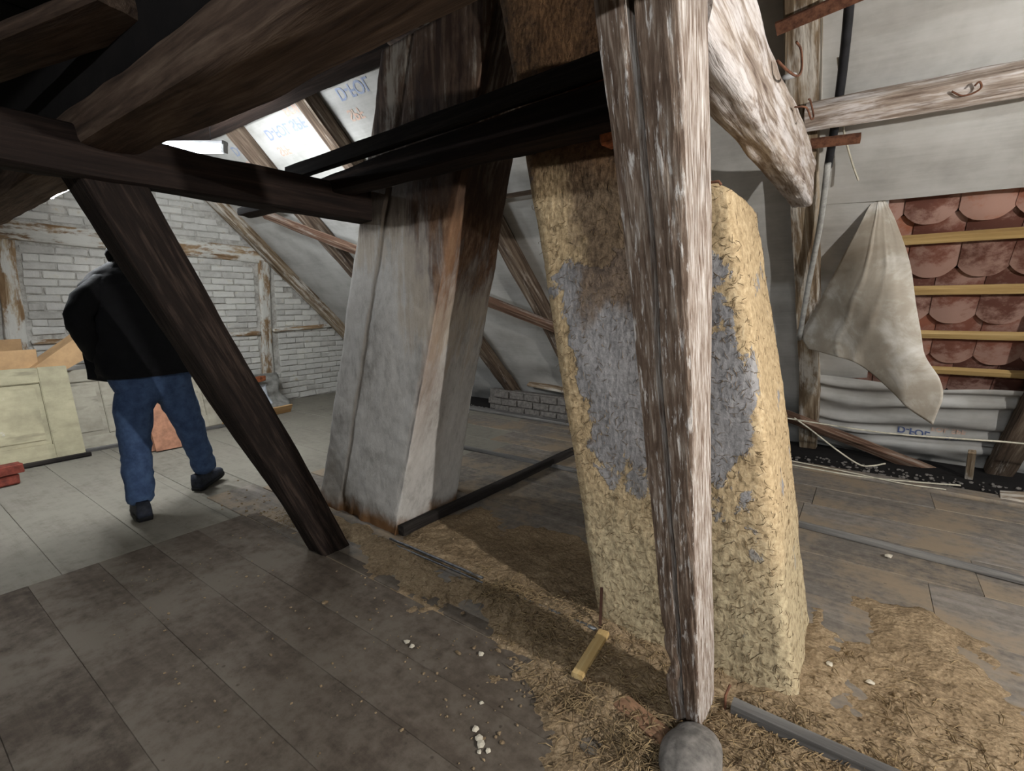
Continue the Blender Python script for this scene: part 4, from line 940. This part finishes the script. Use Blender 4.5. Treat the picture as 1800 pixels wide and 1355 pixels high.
tube_lamp((-4.35, 0.99, 2.085), (0.0, 0, 0), 0.62, 'lit tube lamp glowing under the purlin at the left edge', 2.35)
tube_lamp((-4.2, 1.72, 2.475), (0.0, 0.05, 0.45), 0.62, 'lit tube lamp glowing between purlin and tie beam', 1.3)
def bulb_lamp(loc, top, label):
    root = empty('hanging_bulb', loc); tag(root, label, 'lamp', 'bare bulbs')
    bm = bmesh.new(); bmesh.ops.create_uvsphere(bm, u_segments=16, v_segments=10, radius=0.03)
    me = bpy.data.meshes.new('glass'); bm.to_mesh(me); bm.free(); me.materials.append(MAT['bulb']); mesh_obj('bulb_glass', None, None, None, root, me=me)
    tube('socket', [(0, 0, 0.025), (0, 0, 0.05), (0, 0, 0.075)], 0.017, 'cable_dark', root, 10)
    tube('cord', [(0, 0, 0.07), (0, 0, top)], 0.004, 'cable_dark', root, 6)
    return root
tube_lamp((2.6, 3.1, 1.72), (0, 0, 0.2), 0.52, 'lit tube lamp under the rafters to the right, outside the view', 0.72)
bulb_lamp((2.1, 0.90, 1.80), 0.088, 'bare bulb hanging from the purlin to the right of the viewer')
tube_lamp((0.75, -2.2, 2.17), (0, 0, 0), 1.2, 'lit tube lamp under the loft behind the viewer')

# ================================================================== PERSON
def skin_mesh(name, verts, edges, radii, mat, parent, sub=2, root=0):
    me = bpy.data.meshes.new(name); me.from_pydata(verts, edges, []); o = bpy.data.objects.new(name, me); col.objects.link(o)
    md = o.modifiers.new('s', 'SKIN'); md.use_smooth_shade = True
    for i, rr in enumerate(radii):
        o.data.skin_vertices[0].data[i].radius = rr if isinstance(rr, tuple) else (rr, rr); o.data.skin_vertices[0].data[i].use_root = (i == root)
    sb = o.modifiers.new('d', 'SUBSURF'); sb.levels = sub; sb.render_levels = sub
    dg = bpy.context.evaluated_depsgraph_get(); m2 = bpy.data.meshes.new_from_object(o.evaluated_get(dg)); bpy.data.objects.remove(o)
    if mat in ('jacket', 'jeans'):
        for v in m2.vertices: v.co += v.normal * 0.012 * nz(v.co.x * 9, v.co.y * 9, v.co.z * 22)
    m2.materials.clear(); m2.materials.append(MAT[mat]); m2.polygons.foreach_set('use_smooth', [True] * len(m2.polygons))
    return mesh_obj(name, None, None, None, parent, me=m2)
PX = -3.72
pr = empty('person', (PX, 1.15, 0)); tag(pr, 'person seen from behind in black jacket and blue jeans, walking away', 'person')
def rel(pts): return [(p[0] - PX, p[1] - 1.15, p[2]) for p in pts]
# body: head, neck, torso core, arms with hands in the pockets, legs down to the feet
BV = [(-3.72, 1.17, 0.98), (-3.74, 1.15, 1.2), (-3.77, 1.15, 1.42), (-3.80, 1.17, 1.57), (-3.83, 1.19, 1.66), (-3.86, 1.20, 1.74), (-3.87, 1.205, 1.82),
      (-3.74, 1.0, 1.47), (-3.64, 0.83, 1.28), (-3.76, 0.90, 1.08), (-3.81, 0.945, 1.02), (-3.75, 1.30, 1.47), (-3.70, 1.46, 1.26), (-3.77, 1.41, 1.07), (-3.81, 1.37, 1.02),
      (-3.70, 1.06, 0.90), (-3.69, 1.03, 0.45), (-3.63, 1.01, 0.10), (-3.74, 1.28, 0.90), (-3.80, 1.40, 0.47), (-3.84, 1.47, 0.14)]
BE = [(0, 1), (1, 2), (2, 3), (3, 4), (4, 5), (5, 6), (2, 7), (7, 8), (8, 9), (9, 10), (2, 11), (11, 12), (12, 13), (13, 14), (0, 15), (15, 16), (16, 17), (0, 18), (18, 19), (19, 20)]
BR = [(.09, .07), (.10, .08), (.12, .09), .06, .06, (.075, .09), (.07, .085), .05, .042, .035, .04, .05, .042, .035, .04, .06, .05, .04, .06, .05, .04]
body = skin_mesh('body', rel(BV), BE, BR, 'skin', pr)
hv = [(-3.84, 1.195, 1.70), (-3.86, 1.20, 1.78), (-3.87, 1.205, 1.85)]
bm = bmesh.new(); bmesh.ops.create_uvsphere(bm, u_segments=24, v_segments=16, radius=1)
for v in bm.verts:
    v.co = Vector((v.co.x * 0.105, v.co.y * 0.088, v.co.z * 0.12)) * (1 + 0.05 * nz(v.co.x * 3, v.co.y * 3, v.co.z * 3))
bmesh.ops.delete(bm, geom=[v for v in bm.verts if v.co.x < -0.045 and v.co.z < 0.055], context='VERTS')
me = bpy.data.meshes.new('hair'); bm.to_mesh(me); bm.free(); me.materials.append(MAT['hair']); me.polygons.foreach_set('use_smooth', [True] * len(me.polygons))
o = mesh_obj('hair', None, None, None, pr, me=me); o.location = (-3.85 - PX, 1.203 - 1.15, 1.79)
for s in (-1, 1):
    bm = bmesh.new(); bmesh.ops.create_uvsphere(bm, u_segments=10, v_segments=8, radius=1)
    for v in bm.verts: v.co = Vector((v.co.x * 0.018, v.co.y * 0.009, v.co.z * 0.03))
    me = bpy.data.meshes.new('ear'); bm.to_mesh(me); bm.free(); me.materials.append(MAT['skin']); o = mesh_obj('ear', None, None, None, pr, me=me); o.location = (-3.87 - PX, 1.203 - 1.15 + s * 0.086, 1.765)
# face parts (turned away from the viewer)
for nm, (dx, dy, dz), sc, mt in (('nose', (-0.10, 0, 1.765), (.018, .014, .024), 'skin'), ('eye', (-0.083, -.032, 1.79), (.012, .014, .010), 'enamel'), ('eye', (-0.083, .032, 1.79), (.012, .014, .010), 'enamel'), ('mouth', (-0.088, 0, 1.725), (.010, .026, .007), 'red_brick')):
    bm = bmesh.new(); bmesh.ops.create_uvsphere(bm, u_segments=10, v_segments=8, radius=1)
    for v in bm.verts: v.co = Vector((v.co.x * sc[0], v.co.y * sc[1], v.co.z * sc[2]))
    me = bpy.data.meshes.new(nm); bm.to_mesh(me); bm.free(); me.materials.append(MAT[mt]); o = mesh_obj(nm, None, None, None, pr, me=me); o.location = (-3.87 + dx + 0.005 - PX, 1.205 + dy - 1.15, dz)
# jacket: lofted torso + skinned sleeves
def loft(name, rings, mat, parent, nseg=32, wr=0.006, caps=False):
    V, F = [], []
    for k, (cx, cy, z, rx, ry, tilt) in enumerate(rings):
        for j in range(nseg):
            a = 2 * PI * j / nseg; ca, sa = math.cos(a), math.sin(a); e = 0.8
            x = cx + rx * abs(ca) ** e * (1 if ca > 0 else -1); y = cy + ry * abs(sa) ** e * (1 if sa > 0 else -1)
            d = wr * nz(a * 2.0, z * 16, 3.3) + wr * 0.6 * nz(a * 5, z * 30, 1.1)
            V.append((x + d * ca, y + d * sa, z + tilt * (y - cy)))
    for k in range(len(rings) - 1):
        for j in range(nseg): F.append((k * nseg + j, k * nseg + (j + 1) % nseg, (k + 1) * nseg + (j + 1) % nseg, (k + 1) * nseg + j))
    if caps: F.append(tuple(range(nseg - 1, -1, -1))); F.append(tuple(range((len(rings) - 1) * nseg, len(rings) * nseg)))
    return mesh_obj(name, [(a - PX, b - 1.15, c) for a, b, c in V], F, mat, parent, True)
def rings_interp(keys, n):
    out = []
    for i in range(n + 1):
        t = i / n * (len(keys) - 1); k = min(int(t), len(keys) - 2); f = t - k; f = f * f * (3 - 2 * f) * 0.5 + f * 0.5
        out.append(tuple(a + (b - a) * f for a, b in zip(keys[k], keys[k + 1])))
    return out
jk = [(-3.72, 1.165, 0.90, .185, .262, 0.03), (-3.72, 1.165, 0.93, .19, .268, 0.03), (-3.73, 1.16, 1.05, .17, .258, 0.02), (-3.74, 1.15, 1.2, .165, .272, 0), (-3.76, 1.14, 1.34, .165, .272, 0), (-3.775, 1.14, 1.45, .15, .258, 0.0), (-3.785, 1.15, 1.53, .12, .20, 0), (-3.80, 1.165, 1.60, .085, .115, 0), (-3.82, 1.175, 1.66, .08, .095, 0), (-3.83, 1.18, 1.69, .078, .092, 0)]
jacket = loft('jacket', rings_interp(jk, 60), 'jacket', pr, 40, 0.016)
SV = [(-3.75, 1.05, 1.485), (-3.73, 0.945, 1.44), (-3.68, 0.875, 1.36), (-3.64, 0.825, 1.27), (-3.68, 0.845, 1.19), (-3.75, 0.895, 1.10), (-3.82, 0.94, 1.00)]
skin_mesh('sleeve', rel(SV), [(i, i + 1) for i in range(6)], [.07, .075, .078, .072, .07, .068, .06], 'jacket', pr)
SV2 = [(-3.75, 1.26, 1.49), (-3.72, 1.38, 1.455), (-3.70, 1.45, 1.36), (-3.68, 1.475, 1.25), (-3.72, 1.455, 1.14), (-3.78, 1.42, 1.04), (-3.82, 1.40, 0.97)]
skin_mesh('sleeve', rel(SV2), [(i, i + 1) for i in range(6)], [.07, .078, .08, .072, .066, .06, .052], 'jacket', pr)
# open jacket front hanging at the left side
o = grid('jacket_flap', 8, 14, lambda u, v: Vector((-3.86 - PX + 0.10 * u + 0.01 * math.sin(v * 9), 0.885 - 1.15 + 0.13 * u - 0.01 * v, 0.885 + (0.26) * v - 0.035 * u * (1 - v))), 'jacket', pr, 0.02)
# collar / hood roll
bm = bmesh.new(); 
V, F = [], []
for i in range(28):
    a = 2 * PI * i / 28
    for j in range(8):
        b = 2 * PI * j / 8; R_ = 0.085 + 0.035 * math.cos(b); V.append((-3.815 - PX + R_ * math.cos(a) * 1.0, 1.172 - 1.15 + R_ * 1.15 * math.sin(a), 1.645 + 0.05 * math.sin(b) + 0.02 * math.cos(a)))
for i in range(28):
    for j in range(8): F.append((i * 8 + j, i * 8 + (j + 1) % 8, ((i + 1) % 28) * 8 + (j + 1) % 8, ((i + 1) % 28) * 8 + j))
bm.free(); mesh_obj('hood', V, F, 'jacket', pr, True)
# jeans
JV = [(-3.72, 1.17, 0.97), (-3.715, 1.17, 0.88), (-3.705, 1.065, 0.82), (-3.70, 1.045, 0.66), (-3.685, 1.03, 0.48), (-3.65, 1.015, 0.28), (-3.62, 1.005, 0.075), (-3.735, 1.285, 0.80), (-3.76, 1.335, 0.64), (-3.795, 1.395, 0.46), (-3.82, 1.44, 0.28), (-3.84, 1.475, 0.115)]
JE = [(0, 1), (1, 2), (2, 3), (3, 4), (4, 5), (5, 6), (1, 7), (7, 8), (8, 9), (9, 10), (10, 11)]
JR = [(.20, .15), (.20, .15), (.125, .125), (.112, .112), (.092, .092), (.084, .084), (.078, .08), (.125, .125), (.11, .112), (.092, .092), (.082, .084), (.074, .078)]
skin_mesh('jeans', rel(JV), JE, JR, 'jeans', pr, 2, 0)
loft('jeans_waist', rings_interp([(-3.72, 1.17, 0.80, .12, .20, 0), (-3.72, 1.17, 0.88, .135, .222, 0), (-3.72, 1.168, 0.96, .135, .222, 0), (-3.72, 1.168, 1.0, .13, .215, 0)], 20), 'jeans', pr, 40, 0.006)
# shoes: sole + upper
def shoe(loc, heading, pitch):
    r = empty('shoe', (loc[0] - PX, loc[1] - 1.15, loc[2]), (0, pitch, heading)); r.parent = pr
    prof = [(-0.09, 0.034), (-0.06, 0.042), (0.0, 0.040), (0.07, 0.046), (0.13, 0.046), (0.17, 0.036), (0.19, 0.016)]
    def lay(nm, zs, mt, grow, closed):
        V, F = [], []; n = 2 * len(prof)
        for z, sx, sy, hx in zs:
            pts = [(x * sx + hx, yv * sy) for x, yv in prof] + [(x * sx + hx, -yv * sy) for x, yv in reversed(prof)]
            V += [(x, y, z if not callable(z) else z(x)) for x, y in pts]
        for k in range(len(zs) - 1):
            for j in range(n): F.append((k * n + j, k * n + (j + 1) % n, (k + 1) * n + (j + 1) % n, (k + 1) * n + j))
        F.append(tuple(range(n - 1, -1, -1))); F.append(tuple(range((len(zs) - 1) * n, len(zs) * n)))
        mesh_obj(nm, V, F, mt, r, True)
    lay('sole', [(0.0, 1, 1, 0), (0.014, 1.03, 1.06, 0), (0.026, 1.02, 1.04, 0)], 'sole', 0, True)
    lay('upper', [(0.024, 1, 1, 0), (lambda x: 0.05, 0.99, 1.0, 0), (lambda x: 0.065 + 0.02 * max(0, 0.06 - x) / 0.15, 0.92, 0.92, -0.005), (lambda x: 0.075 + 0.05 * max(0, 0.08 - x) / 0.17, 0.72, 0.8, -0.018), (lambda x: 0.115, 0.48, 0.72, -0.03)], 'shoe', 0, True)
    return r
shoe((-3.60, 1.0, 0.012), math.radians(172), 0.0)
shoe((-3.855, 1.465, 0.022), math.radians(122), math.radians(-7))
